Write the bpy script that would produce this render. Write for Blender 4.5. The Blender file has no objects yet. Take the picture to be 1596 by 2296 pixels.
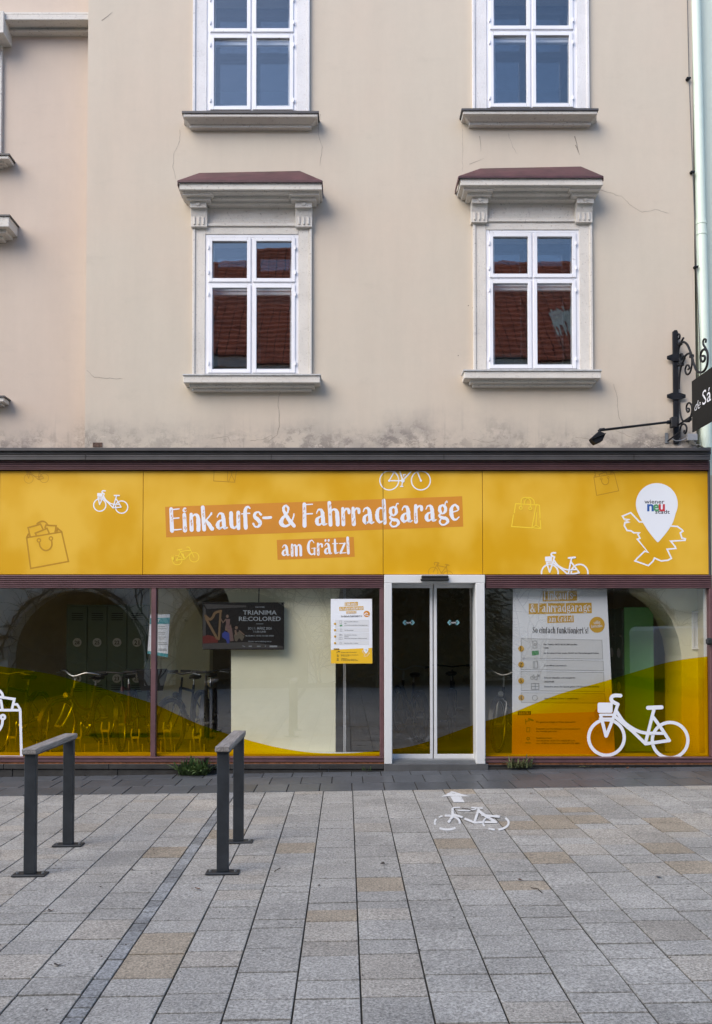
import bpy, math, random
from mathutils import Vector, Matrix
R_ = math.radians
rng = random.Random(11)
scene = bpy.context.scene

# ------------------------------------------------------------------ camera, sky, sun, exposure
EYE = 1.63            # metres above the pavement
DIST = 9.75           # metres from the shopfront
FOC = 1895.0          # focal length in units of the 1596 px wide survey drawing of the photograph
PITCH = R_(1.5)
PPX, PPY = 776.0, 1411.0 - FOC * math.tan(PITCH)
cam_d = bpy.data.cameras.new('camera')
cam = bpy.data.objects.new('camera', cam_d)
scene.collection.objects.link(cam)
cam.location = (0, -DIST, EYE)
cam.rotation_euler = (math.pi / 2 + PITCH, 0, 0)
cam_d.sensor_fit = 'HORIZONTAL'
cam_d.sensor_width = 36
cam_d.lens = 36 * FOC / 1596.0
cam_d.shift_x = (798 - PPX) / 1596.0
cam_d.shift_y = (PPY - 1147.7) / 1596.0
cam_d.clip_start = 0.05
cam_d.clip_end = 2000
scene.camera = cam

SUN_EL, SUN_AZ = R_(40), R_(225)      # azimuth clockwise from +y, i.e. the sun stands behind the viewer, to the left
world = bpy.data.worlds.new('World')
scene.world = world
world.use_nodes = True
wn = world.node_tree
sky = wn.nodes.new('ShaderNodeTexSky')
sky.sky_type = 'NISHITA'
sky.sun_disc = False
sky.sun_elevation = SUN_EL
sky.sun_rotation = SUN_AZ
sky.air_density = 1.0
sky.dust_density = 0.6
sky.ozone_density = 3.0
bg = wn.nodes['Background']
bg.inputs['Strength'].default_value = 0.15
wn.links.new(sky.outputs[0], bg.inputs['Color'])
sun_d = bpy.data.lights.new('sun', 'SUN')
sun_d.energy = 1.5
sun_d.angle = R_(46)
sun_d.color = (1.0, 0.87, 0.70)
sun = bpy.data.objects.new('sun', sun_d)
scene.collection.objects.link(sun)
sv = Vector((math.sin(SUN_AZ) * math.cos(SUN_EL), math.cos(SUN_AZ) * math.cos(SUN_EL), math.sin(SUN_EL)))
sun.rotation_euler = sv.to_track_quat('Z', 'Y').to_euler()
scene.view_settings.view_transform = 'Standard'
scene.view_settings.look = 'None'
scene.view_settings.gamma = 1
scene.view_settings.use_curve_mapping = False
scene.view_settings.exposure = 1.29
scene.render.engine = 'CYCLES'
scene.cycles.use_denoising = True
scene.cycles.max_bounces = 10
scene.cycles.transparent_max_bounces = 24
scene.cycles.caustics_reflective = False
scene.cycles.caustics_refractive = False

# ------------------------------------------------------------------ survey helpers
CP, SP = math.cos(PITCH), math.sin(PITCH)
def D(xd, yd, Y):
    """point on the upright plane y = Y that stands at (xd, yd) in the survey drawing"""
    u, v = (xd - PPX) / FOC, (PPY - yd) / FOC
    t = (Y + DIST) / (CP - v * SP)
    return (u * t, EYE + (SP + v * CP) * t)
def DX(xd, yd, X):
    u, v = (xd - PPX) / FOC, (PPY - yd) / FOC
    t = X / u
    return (t * (CP - v * SP) - DIST, EYE + (SP + v * CP) * t)
SLOPE = 0.015
def G(xd, yd):
    """point on the sloping pavement, in the pavement's own untilted frame (x, y)"""
    u, v = (xd - PPX) / FOC, (PPY - yd) / FOC
    dx, dy, dz = u, CP - v * SP, SP + v * CP
    t = EYE / (SLOPE * dx - dz)
    return (dx * t, dy * t - DIST)
def gz(x): return SLOPE * x

# ------------------------------------------------------------------ materials
MATS = {}
def newmat(name):
    m = bpy.data.materials.new(name); m.use_nodes = True
    return m, m.node_tree.nodes, m.node_tree.links, m.node_tree.nodes['Principled BSDF']
def srgb(r, g, b):
    f = lambda c: (c / 255 / 12.92) if c / 255 <= 0.04045 else ((c / 255 + 0.055) / 1.055) ** 2.4
    return (f(r), f(g), f(b))
def mat(name, col, rough=0.6, metal=0.0, var=0.0, vscale=6.0, bump=0.0, bscale=60.0, spec=0.5, coat=0.0, stretch=None):
    if name in MATS: return MATS[name]
    m, n, l, p = newmat(name)
    p.inputs['Base Color'].default_value = (*col, 1)
    p.inputs['Roughness'].default_value = rough
    p.inputs['Metallic'].default_value = metal
    p.inputs['Specular IOR Level'].default_value = spec
    p.inputs['Coat Weight'].default_value = coat
    if var or bump:
        tc = n.new('ShaderNodeTexCoord'); mp = n.new('ShaderNodeMapping')
        l.new(tc.outputs['Object'], mp.inputs['Vector'])
        if stretch: mp.inputs['Scale'].default_value = stretch
    if var:
        t = n.new('ShaderNodeTexNoise'); t.inputs['Scale'].default_value = vscale; t.inputs['Detail'].default_value = 7; t.inputs['Roughness'].default_value = 0.65
        l.new(mp.outputs[0], t.inputs['Vector'])
        r = n.new('ShaderNodeMapRange'); r.inputs[1].default_value = 0.3; r.inputs[2].default_value = 0.7
        r.inputs[3].default_value = 1 - var; r.inputs[4].default_value = 1 + var
        l.new(t.outputs['Fac'], r.inputs[0])
        x = n.new('ShaderNodeVectorMath'); x.operation = 'SCALE'; x.inputs[0].default_value = col
        l.new(r.outputs[0], x.inputs['Scale']); l.new(x.outputs[0], p.inputs['Base Color'])
    if bump:
        t2 = n.new('ShaderNodeTexNoise'); t2.inputs['Scale'].default_value = bscale; t2.inputs['Detail'].default_value = 4
        l.new(mp.outputs[0], t2.inputs['Vector'])
        b = n.new('ShaderNodeBump'); b.inputs['Strength'].default_value = bump; b.inputs['Distance'].default_value = 0.01
        l.new(t2.outputs['Fac'], b.inputs['Height']); l.new(b.outputs[0], p.inputs['Normal'])
    MATS[name] = m
    return m

class NG:
    """small helper to write node graphs tersely"""
    def __init__(s, n, l): s.n, s.l = n, l
    def _in(s, sock, v):
        if isinstance(v, bpy.types.NodeSocket): s.l.new(v, sock)
        elif v is not None: sock.default_value = v
    def math(s, op, a, b=None, c=None, clamp=False):
        x = s.n.new('ShaderNodeMath'); x.operation = op; x.use_clamp = clamp
        s._in(x.inputs[0], a); s._in(x.inputs[1], b); s._in(x.inputs[2], c); return x.outputs[0]
    def noise(s, vec, scale, detail=5, rough=0.6, w=None):
        x = s.n.new('ShaderNodeTexNoise'); s._in(x.inputs['Vector'], vec)
        x.inputs['Scale'].default_value = scale; x.inputs['Detail'].default_value = detail; x.inputs['Roughness'].default_value = rough
        return x.outputs['Fac']
    def rng(s, v, a, b, c=0.0, d=1.0, smooth=True):
        x = s.n.new('ShaderNodeMapRange'); x.interpolation_type = 'SMOOTHSTEP' if smooth else 'LINEAR'
        s._in(x.inputs[0], v)
        for i, q in zip((1, 2, 3, 4), (a, b, c, d)): x.inputs[i].default_value = q
        return x.outputs[0]
    def mix(s, f, a, b, kind='MIX'):
        x = s.n.new('ShaderNodeMix'); x.data_type = 'RGBA'; x.blend_type = kind
        s._in(x.inputs[0], f)
        s._in(x.inputs[6], (*a, 1) if isinstance(a, tuple) else a)
        s._in(x.inputs[7], (*b, 1) if isinstance(b, tuple) else b)
        return x.outputs[2]
    def scale(s, vec, sc):
        x = s.n.new('ShaderNodeMapping'); s._in(x.inputs[0], vec); x.inputs['Scale'].default_value = sc; return x.outputs[0]
    def bump(s, h, strength, dist=0.01):
        x = s.n.new('ShaderNodeBump'); s._in(x.inputs['Height'], h); x.inputs['Strength'].default_value = strength; x.inputs['Distance'].default_value = dist
        return x.outputs[0]

def plaster(name, col, warm, base_dirt=False):
    m, n, l, p = newmat(name); g = NG(n, l)
    geo = n.new('ShaderNodeNewGeometry'); pos = geo.outputs['Position']
    sep = n.new('ShaderNodeSeparateXYZ'); l.new(pos, sep.inputs[0]); Z = sep.outputs[2]; X = sep.outputs[0]
    big = g.noise(pos, 0.55, 4, 0.5)
    c = g.mix(g.rng(big, 0.35, 0.68), col, warm)
    # faint vertical washing marks and trowel clouds
    st = g.noise(g.scale(pos, (1.6, 1, 0.22)), 2.2, 6, 0.65)
    c = g.mix(g.rng(st, 0.3, 0.75, 0.0, 0.30), c, tuple(v * 0.84 for v in col))
    cl = g.noise(g.scale(pos, (1, 1, 2.6)), 1.7, 7, 0.7)
    c = g.mix(g.rng(cl, 0.56, 0.78, 0.0, 0.34), c, tuple(v * 0.80 for v in col))
    fine = g.noise(pos, 9, 8, 0.7)
    c = g.mix(g.rng(fine, 0.25, 0.75, 0.0, 0.07), c, tuple(v * 0.6 for v in col))
    if base_dirt:
        # splash-back dirt grown up from the canopy: damp clouds, dark crust low down, paint that has flaked off
        e = g.noise(g.scale(pos, (0.9, 1, 0.45)), 1.3, 7, 0.62)
        h = g.math('ADD', Z, g.math('MULTIPLY', g.math('SUBTRACT', e, 0.5), -1.0))
        damp = g.math('MULTIPLY', g.rng(h, 3.78, 4.22, 1.0, 0.0), g.rng(g.noise(g.scale(pos, (1, 1, 1.5)), 2.4, 6, 0.6), 0.36, 0.60, 0.25, 1.0))
        patchy = g.rng(g.noise(g.scale(pos, (0.45, 1, 0.15)), 1.0, 3, 0.5), 0.40, 0.58, 0.5, 1.0)
        damp = g.math('MULTIPLY', damp, patchy)
        c = g.mix(g.math('MULTIPLY', damp, 0.68), c, (0.30, 0.265, 0.24))
        crust = g.rng(g.noise(g.scale(pos, (1, 1, 1.25)), 7.5, 12, 0.78), 0.47, 0.57)
        c = g.mix(g.math('MULTIPLY', g.math('MULTIPLY', g.rng(h, 3.80, 4.05, 1.0, 0.0), g.math('MULTIPLY', crust, patchy)), 0.72), c, (0.19, 0.165, 0.15))
        drip = g.rng(g.noise(g.scale(pos, (9, 1, 0.6)), 1.6, 6, 0.65), 0.56, 0.70)
        c = g.mix(g.math('MULTIPLY', g.math('MULTIPLY', g.rng(h, 3.85, 4.3, 1.0, 0.0), drip), 0.30), c, (0.22, 0.195, 0.175))
        peel = g.rng(g.noise(g.scale(pos, (1, 1, 1.6)), 6.0, 10, 0.72), 0.575, 0.60)
        c = g.mix(g.math('MULTIPLY', g.math('MULTIPLY', g.rng(h, 3.78, 4.0, 1.0, 0.0), peel), 0.7), c, (0.60, 0.52, 0.44))
    l.new(c, p.inputs['Base Color'])
    p.inputs['Roughness'].default_value = 0.92; p.inputs['Specular IOR Level'].default_value = 0.2
    hb = g.math('ADD', g.math('MULTIPLY', g.noise(pos, 60, 4, 0.6), 0.35), g.math('MULTIPLY', g.noise(pos, 2.5, 5, 0.5), 1.6))
    l.new(g.bump(hb, 0.16, 0.015), p.inputs['Normal'])
    MATS[name] = m; return m

def stucco_trim(name, col, pit=0.55):
    m, n, l, p = newmat(name); g = NG(n, l)
    geo = n.new('ShaderNodeNewGeometry'); pos = geo.outputs['Position']
    a = g.noise(pos, 2.6, 6, 0.6)
    c = g.mix(g.rng(a, 0.35, 0.7, 0, 0.5), col, tuple(v * 0.80 for v in col))
    pits = g.rng(g.noise(pos, 42, 5, 0.7), 0.58, 0.67)
    c = g.mix(g.math('MULTIPLY', pits, pit), c, (0.22, 0.19, 0.17))
    dirt = g.rng(g.noise(g.scale(pos, (1, 1, 2.2)), 4.2, 8, 0.7), 0.58, 0.75)
    c = g.mix(g.math('MULTIPLY', dirt, 0.35), c, (0.25, 0.23, 0.21))
    l.new(c, p.inputs['Base Color']); p.inputs['Roughness'].default_value = 0.9; p.inputs['Specular IOR Level'].default_value = 0.2
    l.new(g.bump(g.noise(pos, 55, 5, 0.7), 0.5, 0.012), p.inputs['Normal'])
    MATS[name] = m; return m

def white_paint(name, col, flake=0.5):
    m, n, l, p = newmat(name); g = NG(n, l)
    geo = n.new('ShaderNodeNewGeometry'); pos = geo.outputs['Position']
    f = g.rng(g.noise(pos, 17, 9, 0.75), 0.625, 0.66)
    c = g.mix(g.math('MULTIPLY', f, flake), col, (0.30, 0.29, 0.27))
    c = g.mix(g.rng(g.noise(pos, 3.3, 5, 0.6), 0.4, 0.75, 0, 0.16), c, (0.5, 0.5, 0.5))
    l.new(c, p.inputs['Base Color']); p.inputs['Roughness'].default_value = 0.45
    l.new(g.bump(g.noise(pos, 30, 6, 0.7), 0.12, 0.006), p.inputs['Normal'])
    MATS[name] = m; return m

def glass(name, f0, tint=(0.9, 0.93, 0.92), wav=0.0, wscale=3.0):
    """clear pane: lets straight light through, mirrors more the flatter it is looked at; same from both sides"""
    m, n, l, p = newmat(name); n.remove(p); g = NG(n, l)
    out = n['Material Output']
    lw = n.new('ShaderNodeLayerWeight'); lw.inputs['Blend'].default_value = 0.5
    tr = n.new('ShaderNodeBsdfTransparent'); tr.inputs['Color'].default_value = (*tint, 1)
    gl = n.new('ShaderNodeBsdfGlossy'); gl.inputs['Roughness'].default_value = 0.0
    mx = n.new('ShaderNodeMixShader')
    if wav:
        geo = n.new('ShaderNodeNewGeometry')
        h = g.noise(g.scale(geo.outputs['Position'], (1, 1, .6)), wscale, 2, 0.4)
        l.new(g.bump(h, wav, 0.02), gl.inputs['Normal'])
    fac = g.math('ADD', g.math('MULTIPLY', g.math('POWER', lw.outputs['Facing'], 5.0), 1 - f0), f0, clamp=True)
    l.new(fac, mx.inputs[0]); l.new(tr.outputs[0], mx.inputs[1]); l.new(gl.outputs[0], mx.inputs[2])
    l.new(mx.outputs[0], out.inputs[0])
    MATS[name] = m; return m

def film(name, tint, body, fac):
    """coloured adhesive film: lets tinted light through, with a little scatter of its own"""
    m, n, l, p = newmat(name); n.remove(p)
    out = n['Material Output']
    tr = n.new('ShaderNodeBsdfTransparent'); tr.inputs['Color'].default_value = (*tint, 1)
    df = n.new('ShaderNodeBsdfDiffuse'); df.inputs['Color'].default_value = (*body, 1)
    mx = n.new('ShaderNodeMixShader'); mx.inputs[0].default_value = fac
    l.new(tr.outputs[0], mx.inputs[1]); l.new(df.outputs[0], mx.inputs[2]); l.new(mx.outputs[0], out.inputs[0])
    MATS[name] = m; return m

def granite(name, dark=False):
    """flamed granite; its ground colour comes from the object's own colour"""
    m, n, l, p = newmat(name); g = NG(n, l)
    geo = n.new('ShaderNodeNewGeometry'); pos = geo.outputs['Position']
    oi = n.new('ShaderNodeObjectInfo')
    c0 = oi.outputs['Color']
    if name.endswith('field'):
        at = n.new('ShaderNodeVertexColor'); at.layer_name = 'tone'; c0 = at.outputs[0]
    sp = g.noise(pos, 78 if not dark else 60, 4, 0.8)
    lo, hi = (0.40, 1.60) if not dark else (0.86, 1.14)
    k = g.rng(sp, 0.33, 0.67, lo, hi, smooth=False)
    k2 = g.rng(g.noise(pos, 36, 6, 0.7), 0.3, 0.7, 0.85, 1.15)
    k3 = g.rng(g.noise(pos, 1.9, 7, 0.68), 0.3, 0.7, 0.84, 1.12)
    kk = g.math('MULTIPLY', g.math('MULTIPLY', k, k2), k3)
    v = n.new('ShaderNodeVectorMath'); v.operation = 'SCALE'; l.new(c0, v.inputs[0]); l.new(kk, v.inputs['Scale'])
    rust = g.rng(g.noise(pos, 2.1, 5, 0.65), 0.60, 0.74)
    c = g.mix(g.math('MULTIPLY', rust, 0.22 if not dark else 0.0), v.outputs[0], (0.24, 0.185, 0.13), 'MIX')
    st = g.rng(g.noise(pos, 7.0, 6, 0.7), 0.63, 0.72)
    c = g.mix(g.math('MULTIPLY', st, 0.28), c, (0.06, 0.057, 0.052))
    l.new(c, p.inputs['Base Color'])
    p.inputs['Roughness'].default_value = 0.75 if not dark else 0.42
    p.inputs['Specular IOR Level'].default_value = 0.35
    l.new(g.bump(sp, 0.35 if not dark else 0.08, 0.004), p.inputs['Normal'])
    MATS[name] = m; return m

def weathered_wood(name):
    m, n, l, p = newmat(name); g = NG(n, l)
    tc = n.new('ShaderNodeTexCoord'); pos = tc.outputs['Object']
    a = g.noise(g.scale(pos, (30, 1.6, 30)), 3.0, 8, 0.7)
    c = g.mix(g.rng(a, 0.3, 0.7), (0.12, 0.105, 0.095), (0.33, 0.305, 0.285))
    b = g.rng(g.noise(g.scale(pos, (60, 2.2, 60)), 2.0, 6, 0.7), 0.6, 0.7)
    c = g.mix(g.math('MULTIPLY', b, 0.6), c, (0.035, 0.03, 0.028))
    l.new(c, p.inputs['Base Color']); p.inputs['Roughness'].default_value = 0.85
    l.new(g.bump(a, 0.5, 0.006), p.inputs['Normal'])
    MATS[name] = m; return m

def sign_yellow(name):
    m, n, l, p = newmat(name); g = NG(n, l)
    geo = n.new('ShaderNodeNewGeometry'); pos = geo.outputs['Position']
    a = g.noise(g.scale(pos, (1.0, 1, 0.8)), 1.35, 3, 0.5)
    c = g.mix(g.rng(a, 0.38, 0.66), (0.76, 0.455, 0.042), (0.66, 0.35, 0.004))  # soft patches of backlight and gloss painted in as two yellows
    l.new(c, p.inputs['Base Color']); p.inputs['Roughness'].default_value = 0.42; p.inputs['Specular IOR Level'].default_value = 0.35
    l.new(g.bump(g.noise(pos, 1.8, 2, 0.5), 0.08, 0.02), p.inputs['Normal'])
    MATS[name] = m; return m

CREAM = plaster('cream_plaster', (0.59, 0.522, 0.425), (0.60, 0.51, 0.412), True)
CREAM2 = plaster('rosy_plaster', (0.585, 0.49, 0.405), (0.58, 0.475, 0.39), True)
MINT = plaster('mint_plaster', (0.70, 0.77, 0.67), (0.69, 0.76, 0.66))
TRIM = stucco_trim('stucco_trim', (0.69, 0.65, 0.59))
TRIMW = stucco_trim('white_trim', (0.76, 0.75, 0.75), 0.3)
GLASS_IN = glass('inner_window_glass', 0.10, (0.86, 0.88, 0.9), 0.03, 2.0)
WPAINT = white_paint('white_paint', (0.80, 0.80, 0.83), 0.6)
WDOOR = white_paint('white_door_paint', (0.68, 0.68, 0.67), 0.12)
GLASS_UP = glass('old_window_glass', 0.095, (0.86, 0.88, 0.9), 0.045, 3.0)
GLASS_SHOP = glass('shop_glass', 0.225, (0.99, 0.99, 0.97))
GLASS_DOOR = glass('door_glass', 0.16, (0.50, 0.50, 0.46))
FILM = film('yellow_film', (0.93, 0.63, 0.0), (0.20, 0.36, 0.0), 0.05)
GRANITE = granite('granite_slab')
GRANITE_F = granite('granite_field')
BASALT = granite('basalt_slab', True)
WOOD = weathered_wood('grey_weathered_wood')
YEL = sign_yellow('sign_yellow')
REDROOF = mat('oxide_red_sheet', (0.075, 0.028, 0.032), 0.55, var=0.4, vscale=5, bump=0.15, bscale=20)
PURPLE = mat('aubergine_metal', (0.125, 0.062, 0.066), 0.42, var=0.18, vscale=7)
GUTTER = mat('dark_sheet_metal', (0.062, 0.058, 0.058), 0.48, var=0.2, vscale=4)
BLACK = mat('black_metal', (0.009, 0.010, 0.013), 0.6, var=0.3, vscale=12, spec=.3)
BLACKP = mat('black_plastic', (0.013, 0.013, 0.014), 0.6)
STEEL = mat('anthracite_steel', (0.021, 0.025, 0.030), 0.5, var=0.4, vscale=7, bump=0.05, bscale=40)
PLINTH = mat('black_stone', (0.030, 0.028, 0.026), 0.6, var=0.45, vscale=7, bump=0.2, bscale=30)
RUST = mat('rusty_iron', (0.22, 0.085, 0.035), 0.9, var=0.5, vscale=22, bump=0.4, bscale=60)
GROUT = mat('joint_soil', (0.022, 0.020, 0.015), 0.95, var=0.3, vscale=30)
WHITEV = mat('white_vinyl', (0.80, 0.81, 0.86), 0.5)
WHITEP = mat('white_print', (0.78, 0.80, 0.84), 0.5)
TANV = mat('tan_print', (0.47, 0.235, 0.006), 0.45)
LEMON = mat('lemon_print', (0.88, 0.62, 0.035), 0.45)
ORANGE = mat('orange_print', (0.62, 0.245, 0.020), 0.45, var=0.06, vscale=2)
PRINTG = mat('gold_print', (0.62, 0.36, 0.035), 0.6)
PRINTY = mat('yellow_print', (0.78, 0.46, 0.01), 0.6)
INK = mat('black_ink', (0.02, 0.02, 0.024), 0.6)
GREYINK = mat('grey_ink', (0.28, 0.28, 0.28), 0.6)
PALEPANEL = mat('pale_grey_print', (0.66, 0.67, 0.68), 0.6)
BLUE = mat('blue_print', (0.02, 0.10, 0.36), 0.5)
GREEN = mat('green_print', (0.10, 0.30, 0.13), 0.5)
RED = mat('red_print', (0.55, 0.035, 0.05), 0.5)
TEAL = mat('teal_print', (0.08, 0.33, 0.36), 0.5)
CYAN = mat('cyan_print', (0.25, 0.55, 0.62), 0.5)
LEAD = mat('dark_joint', (0.02, 0.014, 0.01), 0.8)
MINTP = mat('mint_pipe_paint', (0.69, 0.79, 0.68), 0.45, var=0.04)
GREYBOX = mat('grey_plastic', (0.42, 0.42, 0.42), 0.5, var=0.08)
ZINC = mat('zinc_sheet', (0.30, 0.31, 0.32), 0.4, metal=0.6, var=0.15)
ALU = mat('white_aluminium', (0.66, 0.67, 0.68), 0.35, var=0.05)
CRACK = mat('crack_dark', (0.30, 0.255, 0.21), 0.95)
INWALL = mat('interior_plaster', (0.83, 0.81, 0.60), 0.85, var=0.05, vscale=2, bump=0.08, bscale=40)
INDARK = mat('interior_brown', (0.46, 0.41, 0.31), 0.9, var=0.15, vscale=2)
INFLOOR = mat('interior_floor', (0.26, 0.25, 0.235), 0.5, var=0.15)
LOCKER = mat('locker_green', (0.14, 0.20, 0.155), 0.45, var=0.08)
LOCKERG = mat('locker_side_green', (0.16, 0.46, 0.17), 0.45, var=0.06)
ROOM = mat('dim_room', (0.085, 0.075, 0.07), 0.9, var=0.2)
INNERW = mat('inner_sash_white', (0.82, 0.82, 0.82), 0.5, var=0.06)
PAVEPAINT = None
RUBBER = mat('tyre_rubber', (0.055, 0.057, 0.062), 0.7, bump=0.3, bscale=120)
CHROME = mat('chrome', (0.55, 0.55, 0.55), 0.38, metal=1.0)
BIKEBLK = mat('bike_black', (0.022, 0.022, 0.025), 0.3)
BIKEBLU = mat('bike_slate', (0.06, 0.075, 0.09), 0.3)
BIKEYEL = mat('bike_ochre', (0.10, 0.085, 0.05), 0.35)
BIKERED = mat('bike_red', (0.09, 0.015, 0.013), 0.35)
LEAF = mat('weed_green', (0.10, 0.155, 0.05), 0.6, var=0.35, vscale=20)
LEAF2 = mat('weed_pale', (0.17, 0.19, 0.085), 0.7, var=0.35, vscale=20)
DRYLEAF = mat('dry_leaf', (0.13, 0.055, 0.025), 0.8, var=0.4, vscale=30)
DRYDARK = mat('dry_leaf_dark', (0.04, 0.026, 0.018), 0.85, var=0.4, vscale=30)
BARK = mat('bark', (0.07, 0.055, 0.042), 0.9, var=0.3, vscale=10, bump=0.5, bscale=20)

# ------------------------------------------------------------------ mesh helpers
class MB:
    def __init__(s): s.v, s.f = [], []
    def box(s, x0, x1, y0, y1, z0, z1):
        if x0 > x1: x0, x1 = x1, x0
        if y0 > y1: y0, y1 = y1, y0
        if z0 > z1: z0, z1 = z1, z0
        b = len(s.v)
        s.v += [(x0, y0, z0), (x1, y0, z0), (x1, y1, z0), (x0, y1, z0), (x0, y0, z1), (x1, y0, z1), (x1, y1, z1), (x0, y1, z1)]
        s.f += [tuple(b + i for i in q) for q in ((0, 3, 2, 1), (4, 5, 6, 7), (0, 1, 5, 4), (1, 2, 6, 5), (2, 3, 7, 6), (3, 0, 4, 7))]
        return s
    def loft(s, a, b, cap=True):
        """two matching rings of points"""
        n = len(a); k = len(s.v); s.v += list(a) + list(b)
        for i in range(n):
            j = (i + 1) % n
            s.f.append((k + i, k + j, k + n + j, k + n + i))
        if cap:
            s.f.append(tuple(k + i for i in reversed(range(n)))); s.f.append(tuple(k + n + i for i in range(n)))
        return s
    def prism_x(s, prof, x0, x1):
        """closed profile of (y, z) swept along x"""
        return s.loft([(x0, y, z) for y, z in prof], [(x1, y, z) for y, z in prof])
    def prism_y(s, prof, y0, y1):
        return s.loft([(x, y0, z) for x, z in prof], [(x, y1, z) for x, z in prof])
    def prism_z(s, prof, z0, z1):
        return s.loft([(x, y, z0) for x, y in prof], [(x, y, z1) for x, y in prof])
    def tube(s, pts, r, n=8, closed=False, caps=True):
        pts = [Vector(p) for p in pts]; m = len(pts)
        rs = r if isinstance(r, (list, tuple)) else [r] * m
        k = len(s.v); prev = None
        for i, p in enumerate(pts):
            if closed: t = pts[(i + 1) % m] - pts[i - 1]
            else: t = pts[min(i + 1, m - 1)] - pts[max(i - 1, 0)]
            if t.length < 1e-9: t = Vector((0, 0, 1))
            t.normalize()
            if prev is None:
                a = Vector((0, 0, 1)) if abs(t.z) < 0.9 else Vector((1, 0, 0))
                u = t.cross(a).normalized()
            else:
                u = prev - t * prev.dot(t)
                if u.length < 1e-6: u = t.cross(Vector((0.3, 0.5, 0.8)))
                u.normalize()
            prev = u; w = t.cross(u)
            for j in range(n):
                a = 2 * math.pi * j / n
                s.v.append(tuple(p + (u * math.cos(a) + w * math.sin(a)) * rs[i]))
        for i in range(m if closed else m - 1):
            i2 = (i + 1) % m
            for j in range(n):
                j2 = (j + 1) % n
                s.f.append((k + i * n + j, k + i * n + j2, k + i2 * n + j2, k + i2 * n + j))
        if not closed and caps:
            s.f.append(tuple(k + j for j in reversed(range(n)))); s.f.append(tuple(k + (m - 1) * n + j for j in range(n)))
        return s
    def ring(s, c, ax, R, r, seg=28, n=6):
        c = Vector(c); ax = Vector(ax).normalized()
        a = Vector((0, 0, 1)) if abs(ax.z) < 0.9 else Vector((1, 0, 0))
        u = ax.cross(a).normalized(); w = ax.cross(u)
        return s.tube([c + (u * math.cos(2 * math.pi * i / seg) + w * math.sin(2 * math.pi * i / seg)) * R for i in range(seg)], r, n, True)
    def poly(s, pts):
        k = len(s.v); s.v += [tuple(p) for p in pts]; s.f.append(tuple(range(k, k + len(pts)))); return s
    def grid(s, xs, zs, Y, hole):
        """upright wall face at y=Y facing -y; cells for which hole(x, z) is true are left out"""
        k = len(s.v); nz = len(zs)
        for x in xs:
            for z in zs: s.v.append((x, Y, z))
        for i in range(len(xs) - 1):
            for j in range(nz - 1):
                if hole((xs[i] + xs[i + 1]) / 2, (zs[j] + zs[j + 1]) / 2): continue
                s.f.append((k + i * nz + j, k + (i + 1) * nz + j, k + (i + 1) * nz + j + 1, k + i * nz + j + 1))
        return s
    def move(s, k, fn):
        for i in range(k, len(s.v)): s.v[i] = tuple(fn(Vector(s.v[i])))
        return s

def mesh_of(name, mb, m, smooth=False):
    me = bpy.data.meshes.new(name); me.from_pydata(mb.v, [], mb.f)
    if m: me.materials.append(m)
    me.update()
    if smooth:
        for p in me.polygons: p.use_smooth = True
        if smooth != 2:
            try: me.set_sharp_from_angle(angle=R_(40))
            except Exception: pass
    return me
def tag(o, label=None, cat=None, group=None, kind=None):
    if label: o['label'] = label
    if cat: o['category'] = cat
    if group: o['group'] = group
    if kind: o['kind'] = kind
    return o
def root(name, loc, label, cat, group=None, rz=0.0):
    o = bpy.data.objects.new(name, None); scene.collection.objects.link(o)
    o.location = loc; o.rotation_euler = (0, 0, rz); o.empty_display_size = 0.1
    return tag(o, label, cat, group)
def ob(name, mb, m, parent=None, smooth=False, bevel=0.0, local=False, label=None):
    """link a mesh object. Vertices are world positions unless local=True (then in the thing's own frame)"""
    me = mb if isinstance(mb, bpy.types.Mesh) else mesh_of(name, mb, m, smooth)
    o = bpy.data.objects.new(name, me); scene.collection.objects.link(o)
    if parent is not None:
        o.parent = parent
        if not local and parent.parent is None and parent.type == 'EMPTY': o.location = -Vector(parent.location)
    if bevel:
        b = o.modifiers.new('edge', 'BEVEL'); b.width = bevel; b.segments = 1; b.limit_method = 'ANGLE'; b.angle_limit = R_(50)
    if label: o['label'] = label
    return o
def BX(mb, x0, x1, y0, y1, Yf, Yb):
    """box whose front face at y=Yf covers the survey rectangle x0..x1, y0..y1 (drawing units, y down)"""
    ym = (y0 + y1) / 2
    xa, xb = D(x0, ym, Yf)[0], D(x1, ym, Yf)[0]
    za, zb = D(x0, y1, Yf)[1], D(x0, y0, Yf)[1]
    return mb.box(xa, xb, Yf, Yb, za, zb)
def crom(pts, sub=5):
    """Catmull-Rom through tuples of any length"""
    if len(pts) < 3: return list(pts)
    P = [pts[0]] + list(pts) + [pts[-1]]; out = []
    for i in range(1, len(P) - 2):
        for k in range(sub):
            t = k / sub
            out.append(tuple(0.5 * (2 * b + (c - a) * t + (2 * a - 5 * b + 4 * c - d) * t * t + (3 * b - a - 3 * c + d) * t ** 3)
                             for a, b, c, d in zip(P[i - 1], P[i], P[i + 1], P[i + 2])))
    out.append(tuple(pts[-1])); return out

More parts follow.
